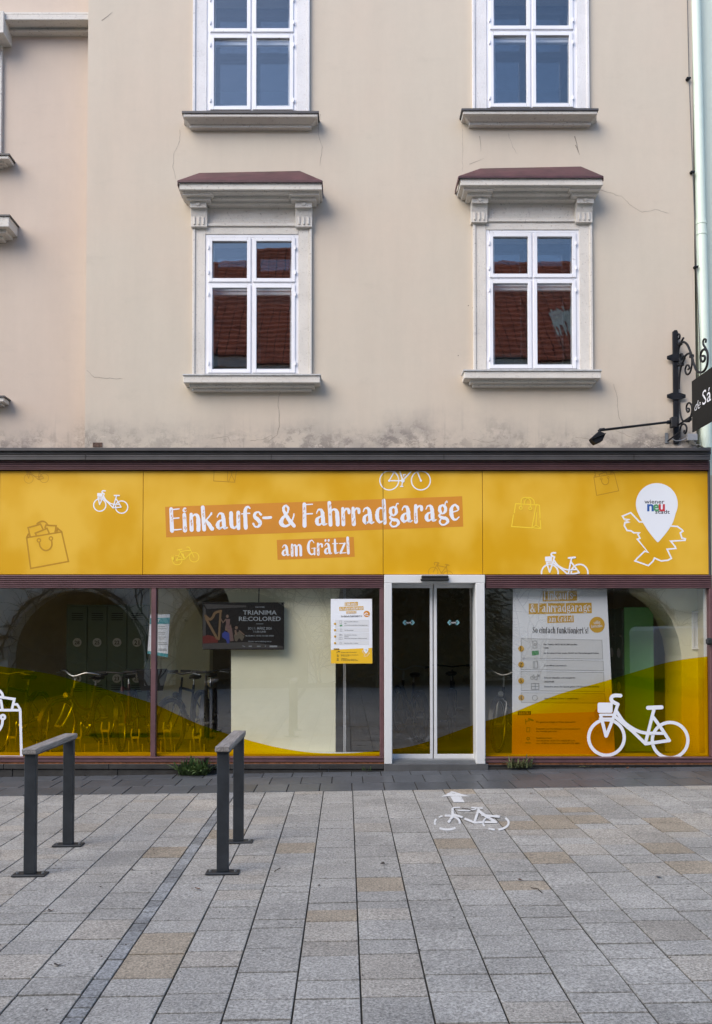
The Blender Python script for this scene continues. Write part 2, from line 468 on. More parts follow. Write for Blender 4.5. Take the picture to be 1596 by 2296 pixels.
# ------------------------------------------------------------------ flat print: everything drawn in survey units on an upright plane
def clip_poly(p, r):
    x0, x1, y0, y1 = r
    for ax, lim, sgn in ((0, x0, 1), (0, x1, -1), (1, y0, 1), (1, y1, -1)):
        q = []
        for i in range(len(p)):
            a, b = p[i], p[(i + 1) % len(p)]
            ia, ib = (a[ax] - lim) * sgn >= 0, (b[ax] - lim) * sgn >= 0
            if ia: q.append(a)
            if ia != ib:
                t = (lim - a[ax]) / (b[ax] - a[ax]); q.append((a[0] + (b[0] - a[0]) * t, a[1] + (b[1] - a[1]) * t))
        p = q
        if len(p) < 3: return []
    return p
class Flat:
    def __init__(s, fn=None, clip=None, eps=0.00012):
        s.P, s.fn, s.clip, s.k, s.eps = [], fn or (lambda x, y: (x, y)), clip, 0, eps
    def add(s, p):
        p = [s.fn(*q) for q in p]
        if s.clip: p = clip_poly(p, s.clip)
        if len(p) >= 3: s.P.append((p, s.k))
    def next(s): s.k += 1
    def poly(s, p): s.add(p); s.next(); return s
    def rect(s, x0, x1, y0, y1): return s.poly([(x0, y0), (x1, y0), (x1, y1), (x0, y1)])
    def disc(s, x, y, r, ry=None, n=20):
        return s.poly([(x + r * math.cos(2 * math.pi * i / n), y + (ry or r) * math.sin(2 * math.pi * i / n)) for i in range(n)])
    def line(s, pts, w=None, closed=False, cap=True):
        """pts of (x, y) with one width w, or (x, y, w)"""
        pts = [(q[0], q[1], q[2] if len(q) > 2 else w) for q in pts]; n = len(pts); L, Rr = [], []
        for i in range(n):
            a = pts[i - 1] if (i or closed) else pts[i]; b = pts[(i + 1) % n] if (i < n - 1 or closed) else pts[i]; c = pts[i]
            d1 = Vector((c[0] - a[0], c[1] - a[1])); d2 = Vector((b[0] - c[0], b[1] - c[1]))
            if d1.length < 1e-9: d1 = d2
            if d2.length < 1e-9: d2 = d1
            d1.normalize(); d2.normalize(); t = d1 + d2
            if t.length < 1e-6: t = d1
            t.normalize(); nn = Vector((-t.y, t.x)); m = 1 / max(0.5, nn.dot(Vector((-d1.y, d1.x)))) * c[2] / 2
            L.append((c[0] + nn.x * m, c[1] + nn.y * m)); Rr.append((c[0] - nn.x * m, c[1] - nn.y * m))
        for i in range(n if closed else n - 1):
            j = (i + 1) % n; s.add([L[i], L[j], Rr[j], Rr[i]])
        s.next()
        if cap and not closed:
            for q in (pts[0], pts[-1]): s.disc(q[0], q[1], q[2] / 2, n=10)
        return s
    def ring(s, x, y, r, w, n=36, a0=0, a1=360):
        p = [(x + r * math.cos(R_(a0 + (a1 - a0) * i / n)), y + r * math.sin(R_(a0 + (a1 - a0) * i / n))) for i in range(n + (a1 - a0 < 360))]
        return s.line(p, w, a1 - a0 >= 360)
    def mb(s, Y, thick=0.0, proj=None):
        out = MB()
        for p, k in s.P:
            area = sum(p[i][0] * p[(i + 1) % len(p)][1] - p[(i + 1) % len(p)][0] * p[i][1] for i in range(len(p)))
            if abs(area) < 1e-9: continue
            if area > 0: p = p[::-1]      # drawing has y down
            y = Y - s.eps * k
            if proj: out.poly([proj(q[0], q[1], k) for q in p])
            else:
                pts = []
                for q in p:
                    x, z = D(q[0], q[1], Y); pts.append((x, y, z))
                out.poly(pts)
        return out

# hand-cut poster alphabet: strokes of (x, y, width), cap height 1, baseline 0, y up
def _a(dx=0): return [[(.09, .56, .05), (.18, .71, .07), (.31, .68, .13), (.36, .5, .17), (.38, .16, .17), (.42, .04, .13), (.54, .06, .04)],
                      [(.33, .43, .05), (.15, .33, .12), (.10, .16, .17), (.18, .03, .11), (.33, .1, .05)]]
_arch = lambda x0, x1: [(x0 + .04, .56, .05), (x0 + .14, .70, .08), (x1 - .05, .66, .14), (x1, .48, .18), (x1, 0, .18)]
_dot = lambda x, y, r=.095: [(x, y - .025, r * 1.8), (x + .01, y + .03, r * 1.8)]
GL = {
 'E': (.58, [[(.1, 0, .18), (.1, 1, .17)], [(.1, .965, .06), (.46, .985, .05)], [(.1, .56, .06), (.44, .57, .06)], [(.1, .035, .07), (.52, .045, .05)]]),
 'i': (.28, [[(.1, 0, .18), (.1, .72, .17)], _dot(.12, .93)]),
 'n': (.56, [[(.1, 0, .18), (.1, .73, .15)], _arch(.1, .41)]),
 'k': (.60, [[(.1, 0, .18), (.1, 1.02, .17)], [(.18, .40, .06), (.45, .70, .07)], _dot(.45, .71, .045), [(.22, .42, .1), (.32, .24, .16), (.45, .02, .18)]]),
 'a': (.60, _a()),
 'u': (.60, [[(.1, .72, .17), (.1, .22, .18), (.17, .05, .13), (.29, .05, .08), (.38, .2, .05)], [(.42, 0, .17), (.42, .72, .17)]]),
 'f': (.42, [[(.14, 0, .18), (.14, .68, .17), (.18, .9, .13), (.28, .97, .09), (.36, .90, .06)], [(-.02, .66, .05), (.34, .67, .06)]]),
 's': (.50, [[(.39, .60, .11), (.29, .71, .07), (.15, .66, .12), (.13, .5, .15), (.27, .36, .18), (.36, .2, .15), (.28, .05, .1), (.13, .05, .07), (.06, .18, .10)]]),
 '-': (.44, [[(.03, .43, .12), (.35, .44, .12)]]),
 '&': (.80, [[(.70, .56, .06), (.64, .36, .07), (.48, .1, .09), (.27, .02, .12), (.11, .16, .19), (.18, .38, .14), (.40, .62, .08), (.46, .82, .10), (.36, .96, .08), (.25, .86, .12), (.28, .66, .13), (.48, .28, .18), (.68, .02, .15)]]),
 'F': (.54, [[(.1, 0, .18), (.1, 1, .17)], [(.1, .965, .06), (.47, .98, .05)], [(.1, .54, .06), (.46, .55, .06)]]),
 'h': (.57, [[(.1, 0, .18), (.1, 1.02, .17)], _arch(.1, .42)]),
 'r': (.46, [[(.1, 0, .18), (.1, .73, .15)], [(.14, .56, .05), (.24, .71, .08), (.35, .66, .13), (.36, .52, .13)]]),
 'd': (.57, [[(.41, 0, .17), (.41, 1.02, .17)], [(.36, .64, .05), (.22, .69, .09), (.10, .52, .15), (.09, .24, .17), (.18, .05, .11), (.36, .10, .05)]]),
 'g': (.52, [[(.26, .72, .07), (.13, .64, .13), (.12, .44, .14), (.24, .33, .07), (.36, .44, .13), (.36, .62, .13), (.26, .72, .07)],
             [(.34, .68, .07), (.40, .84, .05), (.46, .86, .07)],
             [(.16, .36, .06), (.08, .24, .09), (.20, .14, .14), (.38, .1, .14), (.44, -.04, .13), (.32, -.17, .08), (.16, -.17, .08), (.08, -.04, .08), (.16, .1, .06)]]),
 'e': (.50, [[(.12, .37, .06), (.38, .45, .06), (.38, .60, .12), (.26, .71, .08), (.12, .58, .14), (.09, .32, .18), (.15, .1, .13), (.28, .03, .08), (.43, .15, .05)]]),
 'm': (.82, [[(.1, 0, .18), (.1, .73, .15)], _arch(.1, .37), _arch(.38, .66)]),
 'G': (.64, [[(.48, .80, .05), (.36, .97, .07), (.18, .86, .13), (.10, .5, .18), (.17, .14, .14), (.32, .02, .09), (.47, .1, .07)], [(.5, 0, .11), (.5, .43, .11)], [(.32, .43, .05), (.6, .43, .05)]]),
 't': (.40, [[(.15, .96, .12), (.15, .16, .17), (.23, .04, .1), (.35, .1, .05)], [(-.02, .69, .06), (.33, .69, .06)]]),
 'z': (.50, [[(.04, .68, .06), (.42, .69, .06)], [(.37, .67, .14), (.09, .04, .14)], [(.05, .035, .07), (.45, .04, .06)]]),
 'l': (.28, [[(.1, 0, .18), (.1, 1.05, .17)]]),
 'S': (.58, [[(.44, .84, .1), (.32, .98, .07), (.16, .9, .14), (.15, .7, .17), (.32, .48, .19), (.42, .27, .17), (.32, .05, .1), (.14, .05, .08), (.06, .22, .1)]]),
 'o': (.54, [[(.25, .72, .08), (.11, .58, .16), (.1, .2, .17), (.24, .02, .08), (.38, .2, .16), (.39, .55, .16), (.25, .72, .08)]]),
 'c': (.46, [[(.38, .6, .1), (.26, .71, .07), (.12, .58, .15), (.09, .3, .18), (.17, .07, .12), (.29, .03, .07), (.41, .16, .05)]]),
 'v': (.52, [[(.06, .72, .15), (.25, .02, .14)], [(.42, .72, .07), (.25, .02, .08)]]),
 '!': (.26, [[(.1, .3, .1), (.1, 1, .17)], _dot(.1, .07, .08)]),
 "'": (.2, [[(.09, .78, .05), (.11, 1, .1)]]),
 '.': (.22, [_dot(.1, .06, .07)]),
 'W': (.86, [[(.05, 1, .15), (.22, .02, .14)], [(.42, .9, .07), (.22, .02, .07)], [(.40, .95, .15), (.58, .02, .14)], [(.78, 1, .07), (.58, .02, .07)]]),
 'I': (.28, [[(.1, 0, .18), (.1, 1, .17)]]),
 'C': (.56, [[(.46, .82, .06), (.34, .97, .07), (.17, .86, .13), (.10, .5, .18), (.17, .14, .14), (.32, .02, .08), (.48, .16, .06)]]),
 'H': (.60, [[(.1, 0, .18), (.1, 1, .17)], [(.44, 0, .12), (.44, 1, .12)], [(.1, .52, .06), (.44, .53, .06)]]),
 'T': (.54, [[(.26, 0, .18), (.26, .97, .17)], [(.02, .96, .06), (.5, .97, .06)]]),
 '1': (.3, [[(.14, 0, .18), (.14, 1, .15)], [(.0, .8, .05), (.12, .98, .06)]]),
 '2': (.5, [[(.06, .75, .1), (.2, .97, .08), (.36, .8, .16), (.3, .5, .13), (.06, .05, .07)], [(.06, .05, .1), (.44, .06, .08)]]),
 '3': (.48, [[(.06, .85, .08), (.2, .98, .07), (.34, .78, .15), (.2, .54, .06), (.37, .3, .17), (.22, .03, .08), (.04, .16, .09)]]),
 '4': (.52, [[(.34, 0, .17), (.34, 1, .13)], [(.34, .98, .06), (.03, .32, .06)], [(.03, .3, .06), (.46, .3, .06)]]),
 ' ': (.24, []),
}
GL['ä'] = (.60, _a() + [_dot(.15, .92, .07), _dot(.36, .92, .07)])
GL['ö'] = (.54, GL['o'][1] + [_dot(.14, .92, .07), _dot(.36, .92, .07)])
def poster_text(flat, s, x0, y0, x1, y1, cap, marks=None, rough=0.008, seed=3):
    """letters from (x0,y0) to (x1,y1) along the baseline, cap height in drawing units"""
    rr = random.Random(seed)
    adv = sum(GL[c][0] for c in s) - 0.06
    ux, uy = (x1 - x0) / adv, (y1 - y0) / adv
    L = math.hypot(x1 - x0, y1 - y0); nx, ny = (y1 - y0) / L * cap, -(x1 - x0) / L * cap
    asp = math.hypot(ux, uy) / cap
    pen = 0.0
    k0 = flat.k
    if rough > .005 and cap < 40 and not marks and seed == 3: rough = .003
    thin = .84 if cap in (82, 80, 52, 54, 36, 56, 40, 20) else 1.0
    for c in s:
        flat.k = k0
        if marks: marks.k = 0
        a, strokes = GL[c]
        rot = rr.uniform(-.02, .02)
        for st in strokes:
            pts = crom(st, 6) if len(st) > 2 else [st[0], tuple((p + q) / 2 for p, q in zip(*st)), st[1]]
            pp = []
            for (x, y, w) in pts:
                x += rr.uniform(-rough, rough) + rot * y; y += rr.uniform(-rough, rough); w *= rr.uniform(.94, 1.07)
                pp.append((x0 + (pen + x) * ux + y * nx, y0 + (pen + x) * uy + y * ny, w * thin * cap * min(1.15, (asp + 1) / 2)))
            if len(pp) > 20:
                for i0 in range(0, len(pp) - 1, 9): flat.line(pp[max(0, i0 - 1):i0 + 10], cap=(i0 == 0))
                flat.disc(pp[-1][0], pp[-1][1], pp[-1][2] / 2, n=10)
            else: flat.line(pp)
            if marks and len(st) == 2 and st[0][2] > .14:
                for _ in range(5):
                    t = rr.uniform(.05, .9); px = pp[0][0] + (pp[2][0] - pp[0][0]) * t + rr.uniform(-.05, .05) * cap; py = pp[0][1] + (pp[2][1] - pp[0][1]) * t
                    h = rr.uniform(.03, .07) * cap
                    marks.line([(px - h * .3, py + h), (px + h * .3, py - h)], .022 * cap, cap=False)
        pen += a

_fc = {}
def font_polys(s, bold=0.0):
    key = (s, bold)
    if key in _fc: return _fc[key]
    cu = bpy.data.curves.new('t', 'FONT'); cu.body = s; cu.offset = bold; cu.resolution_u = 2
    o = bpy.data.objects.new('t', cu); scene.collection.objects.link(o)
    dg = bpy.context.evaluated_depsgraph_get()
    me = o.evaluated_get(dg).to_mesh()
    vs = [(v.co.x, v.co.y) for v in me.vertices]
    fs = [[vs[i] for i in p.vertices] for p in me.polygons]
    o.evaluated_get(dg).to_mesh_clear()
    bpy.data.objects.remove(o); bpy.data.curves.remove(cu)
    _fc[key] = fs; return fs
def sans(flat, s, x0, x1, yb, cap=None, bold=0.0, slope=0.0, slant=0.0):
    """built-in sans lettering fitted between x0 and x1; cap sets the height of a capital (0.73 em)"""
    fs = font_polys(s, bold)
    a = min(p[0] for f in fs for p in f); b = max(p[0] for f in fs for p in f)
    k = (x1 - x0) / (b - a); ky = (cap / 0.73) if cap else k
    for f in fs:
        flat.add([(x0 + (p[0] - a) * k + slant * p[1] * ky, yb - p[1] * ky + slope * (p[0] - a) * k) for p in f])
    flat.next()
# ------------------------------------------------------------------ the ground
gs = MB().poly([(-300, -300, -1.2), (300, -300, -1.2), (300, 300, -1.2), (-300, 300, -1.2)])
tag(ob('ground', gs, mat('far_asphalt', (0.06, 0.06, 0.058), 0.9, var=0.2, vscale=2)), kind='structure')
bed = MB().box(-40, 40, -40, 0.06, -0.12, -0.0085)
pave = ob('pavement', bed, GROUT)
pave.rotation_euler = (0, -math.atan(SLOPE), 0)
tag(pave, kind='structure')

def slab_mesh(w, l, name, m):
    """flamed slab, arrises chamfered, top at z = 0"""
    c, h = 0.0022, 0.05
    a = [(-w / 2, -l / 2), (w / 2, -l / 2), (w / 2, l / 2), (-w / 2, l / 2)]
    b = [(-w / 2 + c, -l / 2 + c), (w / 2 - c, -l / 2 + c), (w / 2 - c, l / 2 - c), (-w / 2 + c, l / 2 - c)]
    mb = MB(); mb.v = [(x, y, -h) for x, y in a] + [(x, y, -c * 0.9) for x, y in a] + [(x, y, 0) for x, y in b]
    for i in range(4):
        j = (i + 1) % 4
        mb.f += [(i, j, 4 + j, 4 + i), (4 + i, 4 + j, 8 + j, 8 + i)]
    mb.f.append((8, 9, 10, 11))
    return mb if m is None else mesh_of(name, mb, m)

BAND_Y = -1.155                      # front edge of the dark band
cols = []                            # (x0, x1)
x = 0.065
while x < 7.5: cols.append((x, x + 0.3035)); x += 0.3035
x = 0.065
for _ in range(4): cols.append((x - 0.2935, x)); x -= 0.2935
STRIP = (x - 0.088, x); x -= 0.088
while x > -7.5: cols.append((x - 0.2935, x)); x -= 0.2935
TAN = [(660, 1895), (340, 2112), (330, 2150), (1262, 1812), (1262, 1852), (1330, 2), (1245, 1836), (390, 1945), (412, 1905), (1330, 1830), (1455, 1838), (1480, 1860),
       (1500, 1912), (1560, 1950), (355, 1998), (905, 1985), (1130, 1985), (505, 1875), (1010, 1880), (800, 2055), (1040, 1778), (1155, 1845), (1200, 1920), (1250, 1835)]
TAN = [(G(a, b), 1) for a, b in TAN if b > 1700]
slabs = []
for ci, (a, b) in enumerate(cols):
    y = BAND_Y - 0.004
    first = True; last = .2
    while y > -14:
        last = rng.choices([0.13, 0.195, 0.30, 0.40], [0.6, 5.0, 1.6, 0.3] if last > .25 else [0.6, 1.6, 5.0, 0.4])[0]; l = last
        if first: l = rng.choice([0.10, 0.14, 0.19, 0.25]); first = False
        cx, cy = (a + b) / 2, y - l / 2
        base = 0.315 * rng.uniform(0.89, 1.08); col = (base * 1.0, base * 0.955, base * 0.87)
        if rng.random() < .16: col = (base * 1.03, base * 0.945, base * 0.82)
        for (p, _) in TAN:
            if abs(p[0] - cx) < (b - a) / 2 and abs(p[1] - cy) < l / 2 + 0.002: col = (0.29, 0.245, 0.187)
        Zc = cy + DIST
        vis = Zc > 3.3 and abs(cx / Zc) < 0.46
        slabs.append((vis, -(1 / max(Zc, .2) ** 3) * l, a, b, y - l, y, col)); y -= l
for side in (0,):
    y = BAND_Y - 0.004
    while y > -9:
        l = rng.choice([0.09, 0.12, 0.16, 0.2, 0.1])
        Zc = y + DIST
        base = 0.225 * rng.uniform(0.8, 1.25)
        slabs.append((Zc > 3.3, -(1 / max(Zc, .2) ** 3) * l * .8, STRIP[0], STRIP[1], y - l, y, (base * .99, base, base * .99))); y -= l
slabs.sort(key=lambda s: (not s[0], s[1]))
_sm = {}
field = MB(); tones = []
for i, (vis, _, a, b, y0, y1, col) in enumerate(slabs):
    w, l = round(b - a - 0.0085, 4), round(y1 - y0 - 0.0125, 4)
    if vis and i < 300:
        if (w, l) not in _sm: _sm[(w, l)] = slab_mesh(w, l, 'paving_slab', GRANITE)
        o = bpy.data.objects.new('paving_slab', _sm[(w, l)]); scene.collection.objects.link(o)
        o.parent = pave; o.color = (*col, 1)
        o.location = ((a + b) / 2, (y0 + y1) / 2, rng.uniform(-0.0025, 0.0015))
        o.rotation_euler = (rng.uniform(-.004, .004), rng.uniform(-.004, .004), rng.uniform(-.003, .003))
    else:
        s = slab_mesh(w, l, '', None); k = len(field.v); dz = rng.uniform(-0.0025, 0.0015)
        field.v += [(q[0] + (a + b) / 2, q[1] + (y0 + y1) / 2, q[2] + dz) for q in s.v]
        field.f += [tuple(k + t for t in f) for f in s.f]; tones += [(*col, 1)] * len(s.v)
fo = ob('paving_field', field, GRANITE_F, pave)
ca = fo.data.color_attributes.new('tone', 'FLOAT_COLOR', 'POINT')
ca.data.foreach_set('color', [c for t in tones for c in t])
tag(fo, kind='stuff')
# dark basalt band along the shopfront
_dm = {}
for r, (yb, yt) in enumerate([(-0.30, 0.05), (-0.725, -0.30), (BAND_Y, -0.725)]):
    x = -6.6 + (0.12 if r == 1 else 0)
    while x < 6.6:
        w = 0.333
        k = (round(w - .010, 4), round(yt - yb - .010, 4))
        if k not in _dm: _dm[k] = slab_mesh(*k, 'basalt_slab', BASALT)
        o = bpy.data.objects.new('basalt_slab', _dm[k]); scene.collection.objects.link(o)
        base = 0.098 * rng.uniform(0.85, 1.15)
        o.parent = pave; o.color = (base * .95, base, base * 1.06, 1)
        o.location = (x + w / 2, (yb + yt) / 2, rng.uniform(-0.002, 0.002)); o.rotation_euler = (rng.uniform(-.006, .006), rng.uniform(-.004, .004), 0)
        x += w
# white stencilled bicycle and arrow, worn
m, n, l, p = newmat('worn_road_paint'); g = NG(n, l)
geo = n.new('ShaderNodeNewGeometry')
wv = g.rng(g.noise(geo.outputs['Position'], 16, 8, 0.75), 0.55, 0.63)
l.new(g.mix(g.math('MULTIPLY', wv, 0.85), (0.62, 0.62, 0.61), (0.3, 0.29, 0.27)), p.inputs['Base Color']); p.inputs['Roughness'].default_value = 0.8
ROADP = m
q = lambda X, Y: ((1700 + X * 0.2506) / 1.7845, (3120 + Y * 0.2507) / 1.7845)
def ground_proj(x, y, k):
    a = G(x, y); return (a[0], a[1], 0.0035 + k * 0.0002)
ar = Flat(q); ar.poly([(258, 272), (430, 182), (718, 268), (575, 265), (402, 262)]); ar.poly([(402, 266), (575, 266), (636, 362), (458, 362)])
bi = Flat(q)
wheel = lambda cx, cy, rx, ry, a0, a1: [(cx + rx * math.cos(R_(t)), cy + ry * math.sin(R_(t))) for t in range(a0, a1 + 1, 10)]
bi.line(wheel(355, 685, 200, 112, -100, 10), 34, cap=False); bi.line(wheel(355, 685, 200, 112, 48, 128), 34, cap=False); bi.line(wheel(355, 685, 200, 112, 160, 215), 30, cap=False); bi.line(wheel(355, 685, 200, 112, 228, 256), 22, cap=False)
bi.line(wheel(1130, 690, 205, 112, -42, 82), 34, cap=False); bi.line(wheel(1130, 690, 205, 112, 95, 134), 30, cap=False); bi.line(wheel(1130, 690, 205, 112, 150, 222), 26, cap=False); bi.line(wheel(1130, 690, 205, 112, -100, -62), 24, cap=False)
bi.line([(440, 450), (560, 444)], 18, cap=False); bi.line([(440, 460), (440, 590), (370, 688)], 40, cap=False); bi.line([(450, 560), (600, 604)], 34, cap=False)
bi.line([(520, 495), (700, 500), (820, 470)], 20, cap=False); bi.line([(630, 625), (790, 690), (940, 685)], 34, cap=False); bi.line([(860, 470), (830, 560), (790, 680)], 40, cap=False)
bi.line([(740, 450), (925, 462)], 20, cap=False); bi.line([(850, 500), (960, 580), (1130, 685)], 44, cap=False); bi.line([(900, 570), (1190, 600)], 34, cap=False); bi.line([(950, 685), (1150, 688)], 30, cap=False)
for nm, fl in (('arrow_marking', ar), ('bicycle_marking', bi)):
    o = ob(nm, fl.mb(0, proj=ground_proj), ROADP, pave)
    for f in o.data.polygons: pass

# ------------------------------------------------------------------ upper house fronts
YM, YL = 0.10, 0.36          # wall planes: middle house, house on the left
house = root('townhouse', (0, 0.3, 3.5), 'cream plastered townhouse above the yellow shopfront with four white windows', 'house')
xl = D(194, 520, YM)[0]; xr = D(1556, 520, YM)[0]
# window survey: (dx, dy) shift and the frame rectangle
WINS = [('low', 0, 0), ('low', 630, -10), ('up', 0, 0), ('up', 627, -6)]
RECT = {'low': (460, 669, 525, 838), 'up': (464, 665, -32, 248)}
def wrect(kind, dx, dy, Y, grow=0):
    x0, x1, y0, y1 = RECT[kind]; x0, x1, y0, y1 = x0 + dx - grow, x1 + dx + grow, y0 + dy - grow, y1 + dy + grow
    ym = (y0 + y1) / 2
    return D(x0, ym, Y)[0], D(x1, ym, Y)[0], D(x0, y1, Y)[1], D(x0, y0, Y)[1]
holes = [wrect(k, dx, dy, YM, -1) for k, dx, dy in WINS]
WALL_TOP = 11.2
wall = MB()
xs = sorted({xl, xr} | {h[0] for h in holes} | {h[1] for h in holes}); zs = sorted({3.3, WALL_TOP} | {h[2] for h in holes} | {h[3] for h in holes})
wall.grid(xs, zs, YM, lambda x, z: any(h[0] < x < h[1] and h[2] < z < h[3] for h in holes))
for h in holes:                                                   # plastered reveals
    a, b, c, d = h; y2 = YM + 0.36
    wall.poly([(a, YM, c), (a, YM, d), (a, y2, d), (a, y2, c)]); wall.poly([(b, YM, d), (b, YM, c), (b, y2, c), (b, y2, d)])
    wall.poly([(a, YM, d), (b, YM, d), (b, y2, d), (a, y2, d)]); wall.poly([(b, YM, c), (a, YM, c), (a, y2, c), (b, y2, c)])
wall.poly([(xl, YM, 3.3), (xl, YM, WALL_TOP), (xl, 9, WALL_TOP), (xl, 9, 3.3)][::-1]); wall.poly([(xr, YM, 3.3), (xr, 9, 3.3), (xr, 9, WALL_TOP), (xr, YM, WALL_TOP)])
wall.poly([(xl, 9, 3.3), (xl, 9, WALL_TOP), (xr, 9, WALL_TOP), (xr, 9, 3.3)])
ob('wall', wall, CREAM, house)
cor = MB().prism_x([(YM + .05, 11.2), (YM - .1, 11.2), (YM - .3, 11.45), (YM - .4, 11.6), (YM + .05, 11.6)], xl - .1, xr + .1)
ob('eaves_cornice', cor, TRIM, house)
rf = MB().prism_x([(YM - .45, 11.6), (4.6, 15.0), (9.4, 11.6)], xl - .1, xr + .1)
ob('roof', rf, mat('house_roof_tiles', (0.28, 0.10, 0.06), 0.8, var=.3), house)

def build_window(kind, dx, dy, par, Yw):
    """one old casement window: surround, sill (and canopy), double sashes, panes"""
    S = lambda mb, x0, x1, y0, y1, yf, yb=0.0: BX(mb, x0 + dx, x1 + dx, y0 + dy, y1 + dy, Yw + yf, Yw + yb)
    x0, x1, ft, fb = RECT[kind]
    low = kind == 'low'
    sx0, sx1 = (431, 699) if low else (432, 694)
    # surround is the window part itself
    mb = MB()
    top = 505 if low else -66
    S(mb, sx0 + 6, x0, top, fb + 1, -.030, .02); S(mb, x1, sx1 - 6, top, fb + 1, -.030, .02)
    S(mb, sx0, sx0 + 6, top, fb + 1, -.045, .02); S(mb, sx1 - 6, sx1, top, fb + 1, -.045, .02)
    S(mb, x0, x1, top + (1 if low else 0), ft, -.030, .02)
    win = ob('window', mb, TRIM if low else TRIMW, par, bevel=.004)
    # sill
    mb = MB()
    if low:
        S(mb, 411, 717.5, 841, 858, -.17, .02); S(mb, 424, 705, 858, 868, -.115, .02); S(mb, 430, 699, 868, 876, -.07, .02)
    else:
        S(mb, 411, 712, 253, 262, -.17, .02)
        a = [(*D(q[0] + dx, q[1] + dy, Yw + q[2]), Yw + q[2]) for q in ((412, 262, -.155), (711, 262, -.155), (711, 262, .02), (412, 262, .02))]
        b = [(*D(q[0] + dx, q[1] + dy, Yw + q[2]), Yw + q[2]) for q in ((424, 278, -.08), (699, 278, -.08), (699, 278, .02), (424, 278, .02))]
        zt, zb = a[0][1], b[0][1]
        mb.loft([(b[i][0], b[i][2], zb) for i in (0, 1, 2, 3)], [(a[i][0], a[i][2], zt) for i in (0, 1, 2, 3)])
        S(mb, 425, 698, 278, 286, -.065, .02)
    ob('sill', mb, TRIM, win, bevel=.006)
    mb = MB()
    if low: S(mb, 409, 719.5, 838.2, 841, -.185, .0)
    else: S(mb, 407.5, 715, 248.6, 253, -.185, .0)
    ob('sill_flashing', mb, mat('sill_sheet', (0.5, 0.5, 0.49), .5, var=.25, vscale=14) if low else GUTTER, win)
    if low:
        # canopy: frieze, mouldings, two fluted consoles, fascia, sheet metal roof
        mb = MB()
        S(mb, 433, 697, 438, 505, -.018, .02); S(mb, 463, 665, 500, 506.5, -.05, .02)
        S(mb, 474, 648, 437, 446, -.165, .0); S(mb, 466, 661, 446, 458.5, -.10, .0)
        S(mb, 402, 721.5, 404.5, 425, -.285, .0); S(mb, 408, 716, 425, 431, -.25, .0)
        ob('canopy_moulding', mb, TRIM, win, bevel=.004)
        for cx, (t0, t1), (u0, u1), (c0, c1) in ((0, (409.5, 477), (418, 472), (427, 463.5)), (1, (646.5, 715), (652, 708.5), (662, 699.5))):
            mb = MB(); S(mb, t0, t1, 430, 436.5, -.235, .0); S(mb, u0, u1, 438, 448.5, -.18, .0)
            xa, xb = D(c0 + dx, 480 + dy, Yw - .1)[0], D(c1 + dx, 480 + dy, Yw - .1)[0]
            z = lambda yy, o: D(c0 + dx, yy + dy, Yw + o)[1]
            mb.prism_x([(Yw, z(448.5, -.14)), (Yw - .14, z(448.5, -.14)), (Yw - .14, z(465, -.14)), (Yw - .105, z(467, -.1)), (Yw - .075, z(485, -.08)), (Yw - .075, z(508, -.075)), (Yw, z(508, -.075))], xa, xb)
            w = xb - xa
            for k in range(3):
                fx = xa + w * (.22 + .28 * k)
                mb.box(fx - w * .055, fx + w * .055, Yw - .088, Yw - .07, z(503, -.08), z(486, -.08))
            mb.tube([(xa + w / 2, Yw - .15, z(457, -.14)), (xa + w / 2, Yw - .13, z(457, -.14))], .025, 10)
            ob('console', mb, TRIM, win, bevel=.003)
        P = lambda a, b, o: (lambda r: (r[0], Yw + o, r[1]))(D(a + dx, b + dy, Yw + o))
        fl, fr = P(398, 404.5, -.305), P(722.5, 401.5, -.305)
        bl, br = P(447, 387.5, 0.0), P(672, 383, 0.0)
        zl = min(fl[2], fr[2]); fl, fr = (fl[0], fl[1], zl), (fr[0], fr[1], zl)
        bl0, br0 = (fl[0] + .03, Yw, zl), (fr[0] - .03, Yw, zl)
        mb = MB(); mb.poly([fl, fr, br, bl]); mb.poly([fl, bl, bl0]); mb.poly([fr, br0, br]); mb.poly([fl, bl0, br0, fr])
        mb.box(fl[0], fr[0], fl[1] - .004, fl[1] + .004, zl - .022, zl - .001)
        mb.box(fl[0] - .004, fl[0] + .004, fl[1] + .005, Yw, zl - .05, zl - .001); mb.box(fr[0] - .004, fr[0] + .004, fr[1] + .005, Yw, zl - .05, zl - .001)
        ob('canopy_roof', mb, REDROOF, win)
    # frame and sashes
    t0, t1 = (631, 637) if low else (70.5, 77)
    xm = (x0 + x1) / 2 - .3
    mb = MB()
    fr = 8
    S(mb, x0, x0 + fr, ft, fb, -.020, .06); S(mb, x1 - fr, x1, ft, fb, -.020, .06)
    S(mb, x0 + fr, x1 - fr, ft, ft + fr - 1, -.020, .06); S(mb, x0 + fr, x1 - fr, fb - 3.5, fb, -.020, .06)
    S(mb, xm - 3, xm + 3, ft + fr - 1, fb - 3.5, -.016, .06); S(mb, x0 + fr, xm - 3, t0, t1, -.018, .05); S(mb, xm + 3, x1 - fr, t0, t1, -.018, .05)
    ob('frame', mb, WPAINT, win, bevel=.003)
    tops = 532 if low else -25
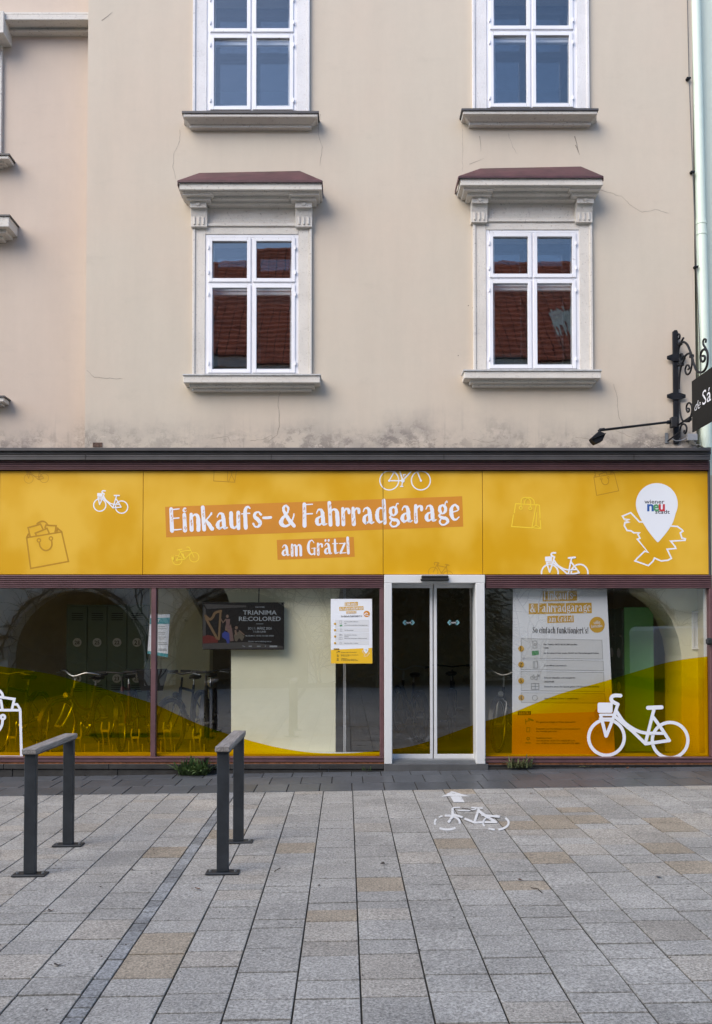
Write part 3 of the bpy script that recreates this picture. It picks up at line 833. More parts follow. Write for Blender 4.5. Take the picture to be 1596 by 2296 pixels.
    for (a, b, c, d) in ((x0 + fr - .5, xm - 2.2, tops, t0 + .5), (xm + 2.2, x1 - fr + .5, tops, t0 + .5), (x0 + fr - .5, xm - 2.2, t1 - .3, fb - 2.5), (xm + 2.2, x1 - fr + .5, t1 - .3, fb - 2.5)):
        mb = MB(); e = 8.2
        S(mb, a, a + e, c, d, -.034, .012); S(mb, b - e, b, c, d, -.034, .012); S(mb, a + e, b - e, c, c + e, -.034, .012); S(mb, a + e, b - e, d - e, d, -.034, .012)
        ob('sash', mb, WPAINT, win, bevel=.003)
        mb = MB(); S(mb, a + e - .6, b - e + .6, c + e - .6, d - e + .6, -.006, -.002)
        ta, tb, v0 = rng.uniform(-.007, .007), rng.uniform(-.006, .006), Vector(mb.v[0])
        mb.move(0, lambda v: Vector((v.x, v.y + ta * (v.x - v0.x - .2) + tb * (v.z - v0.z - .3), v.z)))
        ob('pane', mb, GLASS_UP, win)
        # hinges
        for yy in (c + 18, d - 26):
            xe = a - .5 if a < xm - 20 else b + .5
            mb = MB(); S(mb, xe - 1.2, xe + 1.2, yy, yy + 8, -.048, -.02)
            ob('hinge', mb, WPAINT, win)
    # inner casement behind the outer one, and the dim room
    mb = MB(); yi = .19; e = 19
    S(mb, x0 + 3, x0 + e, ft + 3, fb - 3, yi, yi + .04); S(mb, x1 - e, x1 - 3, ft + 3, fb - 3, yi, yi + .04)
    S(mb, x0 + e, x1 - e, ft + 3, ft + 10, yi, yi + .04); S(mb, x0 + e, x1 - e, fb - 12, fb - 3, yi, yi + .04)
    S(mb, xm - 10, xm + 10, ft + 10, fb - 12, yi, yi + .04)
    for (a, b) in ((x0 + e, xm - 10), (xm + 10, x1 - e)):
        S(mb, a, b, t0 + 10, t1 + 24, yi, yi + .04); S(mb, a, b, t0 + 17, t1 + 15, yi - .012, yi)
    ob('inner_frame', mb, INNERW, win)
    for (pa, pb) in ((x0 + e - .5, xm - 9.5), (xm + 9.5, x1 - e + .5)):
        for (pc, pd) in ((ft + 9.5, t0 + 10.5), (t1 + 23.5, fb - 11.5)):
            (xa, za), (xb, zb) = D(pa + dx, pd + dy, Yw + yi + .02), D(pb + dx, pc + dy, Yw + yi + .02)
            ta, tb = rng.uniform(-.012, .012), rng.uniform(-.010, .010); yy = Yw + yi + .02
            ob('inner_pane', MB().poly([(xa, yy, za), (xb, yy + ta * (xb - xa), za), (xb, yy + ta * (xb - xa) + tb * (zb - za), zb), (xa, yy + tb * (zb - za), zb)]), GLASS_IN, win)
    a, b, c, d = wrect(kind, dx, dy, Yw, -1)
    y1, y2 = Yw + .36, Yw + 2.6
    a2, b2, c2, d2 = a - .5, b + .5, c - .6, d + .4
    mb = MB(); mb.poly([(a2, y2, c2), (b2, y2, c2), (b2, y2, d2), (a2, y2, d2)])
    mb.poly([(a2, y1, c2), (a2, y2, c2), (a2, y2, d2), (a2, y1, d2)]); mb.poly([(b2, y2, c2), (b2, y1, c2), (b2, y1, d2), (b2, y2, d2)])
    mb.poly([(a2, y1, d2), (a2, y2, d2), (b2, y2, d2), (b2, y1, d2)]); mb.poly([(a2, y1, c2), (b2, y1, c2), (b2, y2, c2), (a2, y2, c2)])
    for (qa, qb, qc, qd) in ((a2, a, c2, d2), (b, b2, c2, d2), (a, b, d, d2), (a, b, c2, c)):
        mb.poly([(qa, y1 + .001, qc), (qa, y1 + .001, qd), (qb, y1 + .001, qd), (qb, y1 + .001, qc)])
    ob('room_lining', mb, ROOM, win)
    return win
for k, dx, dy in WINS: build_window(k, dx, dy, house, YM)

# hairline cracks in the plaster, chipped spots
def crack(pts, par, Yw, w=.85, seed=1):
    rr = random.Random(seed); P = []
    for i in range(len(pts) - 1):
        (xa, ya), (xb, yb) = pts[i], pts[i + 1]; n_ = max(2, int(math.hypot(xb - xa, yb - ya) / 6))
        for k in range(n_): P.append((xa + (xb - xa) * k / n_ + rr.uniform(-1.1, 1.1), ya + (yb - ya) * k / n_ + rr.uniform(-1, 1), w * rr.uniform(.5, 1.2)))
    P.append((*pts[-1], w * .4))
    f = Flat(); f.line(P, cap=False); ob('crack', f.mb(Yw - .0012), CRACK, par)
for i, (c, w) in enumerate([([(718, 255), (713, 300), (722, 330), (717, 372)], .9), ([(404, 290), (403, 315), (390, 345), (388, 375), (394, 402)], .8), ([(631, 845), (627, 880), (623, 905), (627, 950), (621, 975), (600, 990)], 1.1),
          ([(195, 830), (212, 845), (240, 848), (275, 849)], .9), ([(1036, 262), (1037, 385)], .6), ([(1345, 425), (1392, 440), (1420, 465), (1440, 475), (1470, 470), (1500, 478)], .8),
          ([(1375, 860), (1383, 890), (1386, 930), (1400, 965)], .8), ([(1140, 300), (1150, 330), (1160, 345)], .7), ([(610, 975), (590, 985), (560, 988)], 1.0), ([(470, 985), (510, 978), (520, 1000)], .8),
          ([(1290, 980), (1320, 985), (1345, 1000)], .8), ([(1380, 965), (1430, 985), (1470, 1000)], .7), ([(195, 975), (200, 1000)], 1.0), ([(1060, 985), (1090, 992), (1110, 988)], .8)]):
    crack(c, house, YM, w, i)
for a, b, c, d, w in ((228, 46, 252, 27, 2.2), (1288, 305, 1296, 340, 2.6), (1290, 325, 1299, 347, 2.6), (1075, 305, 1078, 340, 1.4), (1052, 368, 1085, 355, 1.0)):
    f = Flat(); f.line([(a, b, w), ((a + c) / 2 + 1, (b + d) / 2, w * .7), (c, d, w * .3)], cap=False); ob('plaster_scar', f.mb(YM - .0012), CRACK, house)
for a, b in ((1027, 797), (1108, 857), (1245, 800), (1050, 685), (1060, 690), (1296, 575)):
    f = Flat(); f.disc(a, b, 1.2, n=8); ob('plaster_chip', f.mb(YM - .0012), mat('chip_dark', (.12, .1, .09), .9), house)
mb = MB(); BX(mb, 208, 229, 992, 1002, YM - .006, YM)
ob('exposed_brick', mb, mat('dirty_brick', (.10, .06, .045), .9, var=.6, vscale=40), house)

# the house on the left, whose wall lies a little further back
lh = root('townhouse', (-6, 0.3, 3.5), 'rosy plastered townhouse at the left edge with white string cornice', 'house')
mb = MB(); x0, x1 = -16.0, xl + .002
mb.poly([(x0, YL, 3.3), (x1, YL, 3.3), (x1, YL, 11.0), (x0, YL, 11.0)])
mb.poly([(x0, YL, 3.3), (x0, YL, 11), (x0, 9, 11), (x0, 9, 3.3)]); mb.poly([(x0, 9, 3.3), (x0, 9, 11), (x1, 9, 11), (x1, 9, 3.3)]); mb.poly([(x0, YL, 11), (x1, YL, 11), (x1, 9, 11), (x0, 9, 11)])
mb.poly([(x0, YL, 0), (-7.4, YL, 0), (-7.4, YL, 3.3), (x0, YL, 3.3)])
ob('wall', mb, CREAM2, lh)
mb = MB()
for a, b, o in ((27, 32, -.20), (32, 44, -.22), (44, 52, -.15), (52, 58, -.11), (58, 66, -.07), (66, 70, -.09)):
    ya, yb = D(0, a, YL + o)[1], D(0, b, YL + o)[1]
    mb.box(x0, x1 - .003, YL + o, YL + .02, yb, ya)
ob('string_cornice', mb, TRIM, lh, bevel=.004)
mb = MB()   # corner block of the cornice and the edge of a window surround, cut by the picture edge
BX(mb, -180, 8, 24, 73, YL - .26, YL); BX(mb, -180, 3.5, 75, 343, YL - .045, YL)
ob('window_surround', mb, TRIM, lh, bevel=.004)
for rects in (((-300, 19, 347, 356, .17), (-290, 10, 356, 365, .11), (-285, 4, 365, 373, .06)), ((-300, 20, 484, 508, .27), (-296, 14, 508, 522, .2), (-290, 6, 522, 535, .12)), ((-300, 8, 890, 900, .17), (-292, 4, 900, 908, .1))):
    mb = MB()
    for a, b, c, d, o in rects: BX(mb, a, b, c, d, YL - o, YL)
    so = ob('sill', mb, TRIM, lh, bevel=.004)
    a, b, c, d, o = rects[0]
    mb = MB(); BX(mb, a, b + 2, c - 3.5, c, YL - o - .015, YL); ob('sill_flashing', mb, GUTTER, so)

# the mint house on the right
mh = root('townhouse', (6, 0.3, 0), 'mint green townhouse at the right edge behind the downpipe', 'house')
xm0 = D(1563, 520, .22)[0]
mb = MB().box(xm0, 16, .22, 9, 3.42, 11.4); ob('wall', mb, MINT, mh)
mb = MB().box(D(1595.5, 1400, .02)[0], 16, .02, 9, -.3, 3.42); ob('ground_floor_wall', mb, mat('pale_yellow_plaster', (0.66, 0.60, 0.43), .9, var=.06), mh)
mb = MB().box(xr + .004, xm0 - .004, .30, 9, 3.42, 11.2); ob('joint_strip', mb, mat('joint_bitumen', (0.07, 0.065, 0.055), .9), mh)

dp = root('downpipe', (D(1577, 520, .05)[0], .1, 3.5), 'mint green round downpipe between the cream and mint houses', 'downpipe')
xa, xb = D(1560, 0, .1)[0], D(1585, 1000, .1)[0]
pz0, pz1 = D(0, 1004, .1)[1], 11.4
pw = D(1590, 520, .1)[0] - D(1566.5, 520, .1)[0]
def pipe_x(z): return xb + (xa - xb) * (z - pz0) / (D(0, 0, .1)[1] - pz0)
zj = D(0, 490, .1)[1]
mb = MB().tube([(pipe_x(pz0), .12, pz0), (pipe_x(zj), .12, zj)], pw / 2, 20).tube([(pipe_x(zj), .12, zj + .001), (pipe_x(pz1), .12, pz1)], pw / 2 * .93, 20)
ob('pipe', mb, MINTP, dp, smooth=True)
for yy in (500, 524):
    z = D(0, yy, .1)[1]
    ob('collar', MB().tube([(pipe_x(z), .12, z - .012), (pipe_x(z), .12, z + .012)], pw / 2 * 1.08, 20), MINTP, dp, smooth=True)
wc = root('lightning_cable', (D(1550, 500, .09)[0], .09, 3.6), 'thin grey lightning conductor clipped to the wall beside the downpipe', 'cable')
cp = [(1540, -40), (1544.5, 170), (1553, 385), (1561, 597), (1568, 760), (1572, 900)]
ob('wire', MB().tube([(D(a, b, YM - .03)[0], YM - .03, D(a, b, YM - .03)[1]) for a, b in cp], .0055, 6), GUTTER, wc)
for a, b in ((1544.5, 174), (1553.5, 384), (1561.5, 597)):
    mb = MB(); BX(mb, a - 4.5, a + 4.5, b - 1.8, b + 1.8, YM - .045, YM); ob('clip', mb, BLACK, wc)
# ------------------------------------------------------------------ the shopfront
shop = root('shopfront', (0, 0, 0.1), 'aubergine framed glass shopfront with yellow film and white sliding door', 'shopfront')
XL, XR = -1500, 1591
mb = MB()
zt = lambda yy, Y: D(0, yy, Y)[1]
mb.prism_x([(YL - .01, zt(1004, -.1) + .035), (-.10, zt(1003.5, -.1)), (-.10, zt(1010.5, -.1)), (YL - .01, zt(1010.5, -.1))], D(XL, 1004, -.1)[0], D(1594, 1004, -.1)[0])
BX(mb, XL, 1594, 1011.2, 1018.3, -.065, .05)
BX(mb, XL, 1592.5, 1019.4, 1024, -.085, .05); BX(mb, XL, 1592.5, 1024.4, 1031, -.092, .05)
ob('canopy_gutter', mb, GUTTER, shop, bevel=.003)
for xx in (608, 995, 191, 1421):
    mb = MB(); BX(mb, xx - .6, xx + .6, 1019, 1031, -.0955, -.09); ob('gutter_seam', mb, LEAD, shop)
def ribs(y0, y1, x0, x1, n_, Yf, nm):
    mb = MB(); BX(mb, x0, x1, y0, y1, Yf + .022, .06)
    h = (y1 - y0) / n_
    for i in range(n_):
        BX(mb, x0, x1, y0 + i * h + h * .16, y0 + (i + 1) * h - h * .16, Yf, Yf + .03)
    ob(nm, mb, PURPLE, shop, bevel=.004)
ribs(1033, 1053.5, XL, 1590, 5, -.045, 'ribbed_fascia')
ribs(1289, 1318.5, XL, 860, 7, -.035, 'ribbed_transom')
ribs(1289, 1318.5, 1089, 1596, 7, -.035, 'ribbed_transom')
mb = MB(); BX(mb, XL, 1588, 1054, 1288.5, .034, .06); ob('sign_backing', mb, LEAD, shop)
mb = MB(); BX(mb, 1588.6, 1593, 1033, 1289, -.02, .06); ob('end_trim', mb, GUTTER, shop, bevel=.002)
# mullions, bottom rail, sills
def vbar(x0, x1, nm='mullion', y0=1318.5, y1=1697):
    mb = MB(); BX(mb, x0, x1, y0, y1, -.03, .06); ob(nm, mb, PURPLE, shop, bevel=.004)
vbar(338, 349); vbar(851.5, 860.5); vbar(1592, 1600); vbar(-560, -549)
mb = MB(); BX(mb, XL, 860.5, 1697, 1701, -.05, .06); BX(mb, XL, 860.5, 1701.3, 1708.5, -.04, .06); ob('bottom_rail', mb, PURPLE, shop, bevel=.004)
mb = MB(); BX(mb, 1089, 1600, 1698, 1701.5, -.05, .06); BX(mb, 1089, 1600, 1701.8, 1710, -.04, .06); ob('bottom_rail', mb, PURPLE, shop, bevel=.004)
mb = MB(); BX(mb, XL, 861, 1709, 1712.6, -.03, .06); BX(mb, 1095, 1600, 1710.3, 1714, -.03, .06); ob('rusty_strip', mb, RUST, shop)
# panes
for a, b in ((-549, 338), (349, 851.5), (1089, 1592)):
    mb = MB(); (xa, za), (xb, zb) = D(a, 1697.5, .03), D(b, 1318, .03); mb.poly([(xa, .03, za), (xb, .03, za), (xb, .03, zb), (xa, .03, zb)]); ob('pane', mb, GLASS_SHOP, shop)
FC = [(-560, 1470), (-300, 1455), (-120, 1470), (0, 1493), (60, 1502), (130, 1515), (230, 1543), (337, 1575), (400, 1603), (450, 1625), (510, 1645), (560, 1660), (630, 1677), (700, 1687), (780, 1688.5), (852, 1682), (905, 1676), (960, 1662), (1062, 1625), (1090, 1616), (1150, 1597), (1250, 1557), (1362, 1525), (1480, 1489), (1540, 1477), (1600, 1470)]
FC = crom(FC, 4)
def film_piece(a, b, y1, Y, par):
    f = Flat(clip=(a, b, 1300, y1))
    for (xa_, ya_), (xb_, yb_) in zip(FC, FC[1:]):
        f.add([(xa_, ya_), (xb_, yb_), (xb_, 1720), (xa_, 1720)])
    o = ob('tinted_film', f.mb(Y), FILM, par); return o
film_piece(-549, 338, 1697, .0272, shop); film_piece(349, 851.5, 1697, .0272, shop); film_piece(1089, 1592, 1697.5, .0272, shop)
# plinth of dark stone: coping, then the lower course in lengths
mb = MB()
xx = -700
while xx < 861:
    x2 = min(861, xx + 236); mb = MB(); BX(mb, xx + .5, x2 - .5, 1712.8, 1724, -.045, .1); ob('plinth_coping', mb, PLINTH, shop, bevel=.004)
    mb = MB(); BX(mb, xx + .6 + 20, x2 - .6 + 20, 1724.6, 1772, -.028, .1); ob('plinth_stone', mb, PLINTH, shop, bevel=.004); xx = x2
mb = MB(); BX(mb, 882, 1600, 1716.5, 1740, -.028, .1); ob('plinth_stone', mb, PLINTH, shop, bevel=.004)
mb = MB(); BX(mb, 1095, 1600, 1714.2, 1716.3, -.04, .1); ob('plinth_coping', mb, PLINTH, shop)
mb = MB(); BX(mb, 861, 1095, 1712.5, 1740, -.05, .2); ob('door_step', mb, mat('step_stone', (.09, .09, .09), .5, var=.2), shop, bevel=.006)
mb = MB()
for i in range(6): BX(mb, 881, 1066, 1704.2 + i * 1.4, 1705.2 + i * 1.4, .02 - i * .008, .3)
ob('threshold_grate', mb, ZINC, shop)

# the sliding door
df = MB()
BX(df, 861.5, 879, 1307, 1713, -.055, .22); BX(df, 1067, 1087.5, 1307, 1713, -.055, .22); BX(df, 861.5, 1087.5, 1288.5, 1307, -.055, .22)
dfo = ob('door_frame', df, WDOOR, shop, bevel=.006)
mb = MB(); BX(mb, 945, 1005.5, 1289.5, 1296, -.10, -.055); BX(mb, 943.5, 1006.5, 1296.3, 1302, -.115, -.055)
ob('motion_sensor', mb, BLACKP, shop, bevel=.008)
YD = .16
for nm, (a, b), stile in (('door_leaf', (875, 970.2), 'r'), ('door_leaf', (972.6, 1074), 'l')):
    mb = MB()
    BX(mb, a, b, 1690.5, 1702.5, YD, YD + .05); BX(mb, a, b, 1305, 1318, YD + .004, YD + .05)
    if stile == 'r': BX(mb, b - 6.2, b, 1318, 1690.5, YD, YD + .05); BX(mb, a - 4, a + 1, 1318, 1690.5, YD + .004, YD + .05)
    else: BX(mb, a, a + 7, 1318, 1690.5, YD, YD + .05); BX(mb, b, b + 5, 1318, 1690.5, YD + .004, YD + .05)
    leaf = ob(nm, mb, ALU, shop, bevel=.003)
    mb = MB(); (xa, za), (xb, zb) = D(a + .5, 1691, YD + .022), D(b - .5, 1317, YD + .022); mb.poly([(xa, YD + .022, za), (xb, YD + .022, za), (xb, YD + .022, zb), (xa, YD + .022, zb)]); ob('pane', mb, GLASS_DOOR, leaf)
    film_piece(a + 1, b - 6.5 if stile == 'r' else b, 1691, YD + .018, leaf) if stile == 'r' else film_piece(a + 7, b, 1691, YD + .018, leaf)
    cx = 916 if stile == 'r' else 1016.5
    f = Flat(); f.line([(cx - 8, 1390.5), (cx - 12.5, 1395.5), (cx - 8, 1400.5)], 1.6); f.line([(cx + 8, 1390.5), (cx + 12.5, 1395.5), (cx + 8, 1400.5)], 1.6)
    f.line([(cx - 5.5, 1391.5), (cx - 9.5, 1395.5), (cx - 5.5, 1399.5)], .9); f.line([(cx + 5.5, 1391.5), (cx + 9.5, 1395.5), (cx + 5.5, 1399.5)], .9)
    ob('arrow_sticker', f.mb(YD + .017), CYAN, leaf)
    f = Flat(); sans(f, 'record', cx - 5.5, cx + 5, 1397.4, 4.4, .01); ob('sticker_lettering', f.mb(YD + .016), WHITEV, leaf)

# ------------------------------------------------------------------ the big yellow sign and what is printed on it
sign = root('shop_sign', (0, 0, 2.25), 'long yellow sign of four panels lettered Einkaufs- & Fahrradgarage am Grätzl', 'sign')
PAN = [(-1500, -640), (-640, -322), (-322, -1), (-1, 320.5), (320.5, 858.8), (858.8, 1081.8), (1081.8, 1588)]
pan_o = []
for a, b in PAN[1:]:
    mb = MB(); BX(mb, a + .55, b - .55, 1056, 1287.6, 0.0, .03); pan_o.append(ob('panel', mb, YEL, sign, bevel=.0015))
def printed(name, flat_fn, m, clip=(-400, 1588, 1056.3, 1287.3), eps=.00012, off=.0006, panels=None):
    """print cut at the panel joints, one piece per panel it crosses"""
    for (a, b), po in zip(PAN[1:], pan_o):
        f = Flat(clip=(max(clip[0], a + .8), min(clip[1], b - .8), clip[2], clip[3]), eps=eps)
        flat_fn(f)
        if f.P: ob(name, f.mb(-off), m, po)
def sim(p1, p2, q1, q2, post):
    c = (complex(*q2) - complex(*q1)) / (complex(*p2) - complex(*p1))
    def fn(x, y):
        z = complex(*q1) + c * (complex(x, y) - complex(*p1)); return post(z.real, z.imag)
    return fn
def with_fn(draw, fn):
    def go(f): f.fn = fn; draw(f)
    return go
def city_bike(f, w=22):
    f.ring(885.5, 1128, 131 - w / 2, w); f.ring(1314, 1146, 131 - w / 2, w)
    f.poly([(833, 893), (921, 893), (928, 900), (926, 955), (919, 962), (834, 962), (826, 955), (826, 900)])
    f.line(crom([(980, 846), (940, 845), (920, 858), (922, 882), (962, 905)], 4), w * 1.15); f.line([(962, 905), (930, 1000)], w)
    f.line([(842, 975), (945, 975)], w * .75); f.line([(840, 1000), (930, 1000)], w * .6); f.line([(848, 985), (882, 1118)], w); f.line([(930, 1000), (884, 1118)], w)
    f.line(crom([(955, 955), (1000, 1020), (1060, 1066), (1120, 1092), (1185, 1102)], 4), w); f.line([(945, 990), (1060, 1085), (1148, 1170)], w)
    f.line([(1204, 940), (1146, 1170)], w); f.line([(1164, 928), (1256, 924)], w * 1.25); f.line([(1195, 985), (1250, 1060), (1308, 1148)], w); f.line([(1148, 1170), (1308, 1148)], w); f.line([(1180, 1098), (1275, 1100)], w * .9)
B1, B2 = (885.5, 1128), (1314, 1146)
r1 = lambda x, y: (x * .22472, 1042.3 + y * .22472)
r2 = lambda x, y: (1109.6 + x * .17556, 1053.5 + y * .17556)
r3 = lambda x, y: (694.9 + x * .25280, 1053.5 + y * .25280)
r2b = lambda x, y: (358.6 + x * .21770, 1109.6 + y * .21770)
r4 = lambda x, y: (1367.3 + x * .14325, 1064.7 + y * .14325)
q4 = lambda x, y: (1064.7 + x * .33286, 1277.7 + y * .33286)
printed('bicycle_emblem', with_fn(city_bike, sim(B1, B2, (995, 400), (1213, 420), r1)), WHITEV)
printed('bicycle_emblem', with_fn(lambda f: city_bike(f, 12), sim(B1, B2, (286, 137), (440, 131), r1)), TANV)
printed('bicycle_emblem', with_fn(city_bike, sim(B1, B2, (700, 1312), (1080, 1311), r2)), WHITEV)
def road_bike(f):
    f.ring(703, 93, 84, 10); f.ring(983, 93, 84, 10)
    f.line([(703, 95), (815, 95)], 11); f.line([(703, 93), (752, 8)], 10); f.line([(822, 93), (793, 0)], 12); f.line([(822, 93), (905, 5)], 12); f.line([(983, 95), (945, 0)], 12)
    f.line(crom([(745, 10), (775, 45), (785, 75)], 4), 9); f.disc(822, 95, 17); f.disc(703, 95, 11); f.disc(983, 95, 10); f.line([(822, 95), (813, 145)], 9); f.line([(803, 146), (823, 146)], 11); f.line([(826, 42), (846, 40)], 8); f.line([(834, 42), (830, 56)], 8)
printed('bicycle_emblem', with_fn(road_bike, r3), WHITEV)
def tan_bike(f):
    f.ring(1092, 905, 42, 5); f.ring(1222, 940, 45, 5)
    f.line([(1092, 905), (1132, 828)], 6); f.line(crom([(1106, 842), (1102, 826), (1112, 819), (1142, 824), (1132, 842)], 4), 6); f.line([(1125, 846), (1205, 862)], 6); f.line([(1128, 850), (1165, 915), (1222, 838)], 6); f.line([(1200, 836), (1234, 845)], 7); f.line([(1208, 850), (1222, 930)], 6); f.line([(1160, 915), (1222, 940)], 5)
printed('bicycle_emblem', with_fn(tan_bike, r3), TANV)
def e_bike(f):
    f.ring(178, 670, 49, 7, a0=-60, a1=225); f.ring(352, 640, 49, 7); f.disc(178, 668, 14)
    f.line([(178, 668), (255, 662), (202, 572)], 9); f.line([(183, 566), (226, 558)], 10); f.line([(207, 582), (318, 570)], 9); f.line([(255, 662), (326, 588)], 10); f.line([(312, 560), (352, 642)], 9); f.line(crom([(276, 537), (298, 538), (312, 560)], 4), 9); f.line([(178, 668), (207, 590)], 8)
    f.poly([(228, 602), (244, 606), (262, 652), (240, 652)]); f.line(crom([(160, 622), (185, 625), (205, 640)], 4), 7)
    f.poly([(118, 640), (145, 636), (146, 662), (132, 672), (120, 662)]); f.line([(125, 640), (124, 624)], 5); f.line([(138, 638), (137, 622)], 5)
printed('bicycle_emblem', with_fn(e_bike, r2b), LEMON)
def tan_bag(f, k=1.0):
    w = 15 * k
    f.line([(265, 725), (615, 668), (683, 962), (306, 1032)], w, True); f.ring(388, 752, 17, 12 * k); f.ring(508, 733, 17, 12 * k)
    f.line(crom([(392, 772), (402, 815), (430, 845), (465, 853), (500, 835), (517, 800), (514, 752)], 4), w)
    f.line([(300, 715), (280, 625), (405, 590), (428, 640)], w); f.line([(362, 702), (352, 680), (470, 632), (490, 680)], w); f.line([(450, 625), (456, 600), (560, 605), (550, 668)], w)
    f.line(crom([(370, 585), (410, 562), (450, 568), (478, 600)], 4), w); f.line([(268, 720), (282, 690)], w); f.line([(568, 660), (575, 632), (615, 665)], w)
printed('bag_emblem', with_fn(tan_bag, r1), TANV)
def yel_bag(f):
    w = 13
    f.line([(245, 548), (264, 430), (525, 446)], w); f.line([(236, 572), (212, 722), (470, 738)], w); f.line([(520, 440), (568, 450), (576, 615)], w); f.line([(578, 640), (585, 748), (470, 738)], w); f.line([(526, 448), (472, 735)], w)
    f.line([(532, 545), (524, 705)], w * .8); f.line([(478, 735), (524, 705), (585, 745)], w * .8); f.ring(328, 483, 19, w); f.ring(450, 490, 19, w)
    f.line(crom([(335, 470), (333, 400), (350, 362), (390, 350), (430, 365), (455, 405), (455, 475)], 4), w); f.line(crom([(380, 430), (384, 390), (420, 355), (460, 358), (495, 390), (502, 438)], 4), w)
printed('bag_emblem', with_fn(yel_bag, r2), LEMON)
printed('bag_emblem', with_fn(lambda f: tan_bag(f, .8), sim((265, 725), (683, 962), (1262, 95), (1580, 266), r2)), TANV)
printed('bag_emblem', with_fn(lambda f: (f.line([(480, 1050), (479, 1078), (526, 1081), (531, 1050)], 1.6), f.line([(512, 1081), (519, 1064), (527, 1081)], 1.4), f.line([(519, 1064), (520, 1050)], 1.4), f.line([(510, 1050), (510, 1078)], 1.4)), lambda x, y: (x, y)), TANV)
# municipal outline with the map pin
def outline(f):
    f.line([(510, 735), (462, 735), (325, 590), (195, 645), (222, 690), (300, 697), (240, 720), (300, 738), (232, 748), (225, 795), (268, 868), (330, 875), (375, 905), (462, 905), (435, 925), (470, 990), (428, 1005), (595, 1208), (545, 1190), (425, 1305), (392, 1345), (600, 1418), (672, 1352), (697, 1300), (800, 1345), (905, 1335), (962, 1305), (895, 1162), (1030, 1150), (1020, 1120), (950, 1035), (1175, 1022), (1180, 1000), (1125, 985), (1100, 905), (1142, 880), (1130, 860), (1055, 805), (945, 798)], 24)
    f.disc(510, 735, 12)
printed('map_outline', with_fn(outline, r4), WHITEV)
def pin(f, c=(733, 455), r=328):
    p = [(c[0] + r * math.cos(R_(t)), c[1] + r * math.sin(R_(t))) for t in range(-205, 26, 5)]
    p += crom([(c[0] + 296, c[1] + 142), (985, 740), (900, 880), (775, 1032), (748, 1050), (722, 1032), (600, 880), (500, 720), (c[0] - 296, c[1] + 142)], 5)[1:-1]
    f.poly(p)
printed('map_pin', with_fn(pin, r4), WHITEP, off=.0018)
pn = pan_o[-1]
for txt, x0, x1, yb, cap, m, bold, o in (('wiener', 538, 852, 447, 66, INK, .012, .0022), ('stadt', 708, 936, 606, 62, INK, .012, .0022)):
    f = Flat(r4); sans(f, txt, x0, x1, yb, cap, bold); ob('emblem_lettering', f.mb(-o), m, pn)
for txt, x0, x1, m, o in (('n', 582, 686, BLUE, .0026), ('e', 672, 772, GREEN, .0028), ('u', 762, 860, RED, .0030)):
    f = Flat(r4); sans(f, txt, x0, x1, 562, 160, .03); ob('emblem_lettering', f.mb(-o), m, pn)
# lettering on its brush-orange bars
printed('title_bar', lambda f: f.poly([(370, 1136), (1036, 1112.3), (1038.6, 1180.5), (372.3, 1204.6)]), ORANGE)
printed('title_bar', lambda f: f.poly([(620.2, 1210.2), (793, 1203.6), (795.2, 1248), (622.2, 1255)]), ORANGE)
def title(f, mk=None):
    poster_text(f, 'Einkaufs- & Fahrradgarage', 380.5, 1190, 1030, 1166, 49, mk)
def title2(f, mk=None):
    poster_text(f, 'am Grätzl', 631, 1246, 785, 1240, 33, mk)
printed('lettering', title, WHITEV, eps=.00008, off=.0012); printed('lettering', title2, WHITEV, eps=.00008, off=.0012)
def scr(f):
    d = Flat(); title(d, f); d = Flat(); title2(d, f)
printed('letter_scratches', scr, ORANGE, eps=.00001, off=.0026)

# stickers on the panes
def sticker(name, draw, fn, clip, m=WHITEV):
    f = Flat(fn, clip); draw(f); return ob(name, f.mb(.0262), m, shop)
sticker('bicycle_sticker', city_bike, q4, (1089, 1592, 1318, 1698))
rb = lambda x, y: (x * .10988, 1513.0 + y * .10988)
def white_bag(f):
    w = 54
    f.line([(-760, 718), (412, 718), (438, 1672), (-790, 1672)], w, True); f.line([(-120, 432), (292, 492), (240, 715)], w); f.line([(20, 520), (50, 715)], w); f.line([(20, 520), (-150, 500)], w)
    f.line(crom([(-200, 260), (-60, 290), (30, 360), (60, 430)], 4), w); f.line([(270, 600), (350, 598), (412, 700)], w * .9)
    f.ring(60, 860, 42, 50); f.line(crom([(55, 900), (40, 1020), (-20, 1130), (-120, 1190), (-220, 1130), (-270, 1020), (-280, 900)], 4), w); f.ring(-285, 860, 42, 50)
sticker('bag_sticker', white_bag, rb, (-540, 338, 1318, 1700))

# ------------------------------------------------------------------ inside the shop
def lining(name, m, pts_list):
    mb = MB()
    for p in pts_list: mb.poly(p)
    return ob(name, mb, m, shop)
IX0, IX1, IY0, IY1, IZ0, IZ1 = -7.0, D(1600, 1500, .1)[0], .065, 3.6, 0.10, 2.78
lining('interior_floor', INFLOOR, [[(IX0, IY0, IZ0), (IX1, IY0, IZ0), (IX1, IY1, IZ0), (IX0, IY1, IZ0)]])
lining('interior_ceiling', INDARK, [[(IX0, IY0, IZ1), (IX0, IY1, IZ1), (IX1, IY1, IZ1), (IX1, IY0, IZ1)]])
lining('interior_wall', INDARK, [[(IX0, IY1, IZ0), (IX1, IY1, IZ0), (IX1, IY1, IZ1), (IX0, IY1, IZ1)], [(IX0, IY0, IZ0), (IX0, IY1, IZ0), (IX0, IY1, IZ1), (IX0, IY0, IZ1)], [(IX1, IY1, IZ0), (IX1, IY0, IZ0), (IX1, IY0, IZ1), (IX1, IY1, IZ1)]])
lining('soffit', INDARK, [[(IX0, IY0 + .001, 2.26), (IX0, IY0 + .001, IZ1), (IX1, IY0 + .001, IZ1), (IX1, IY0 + .001, 2.26)][::-1]])
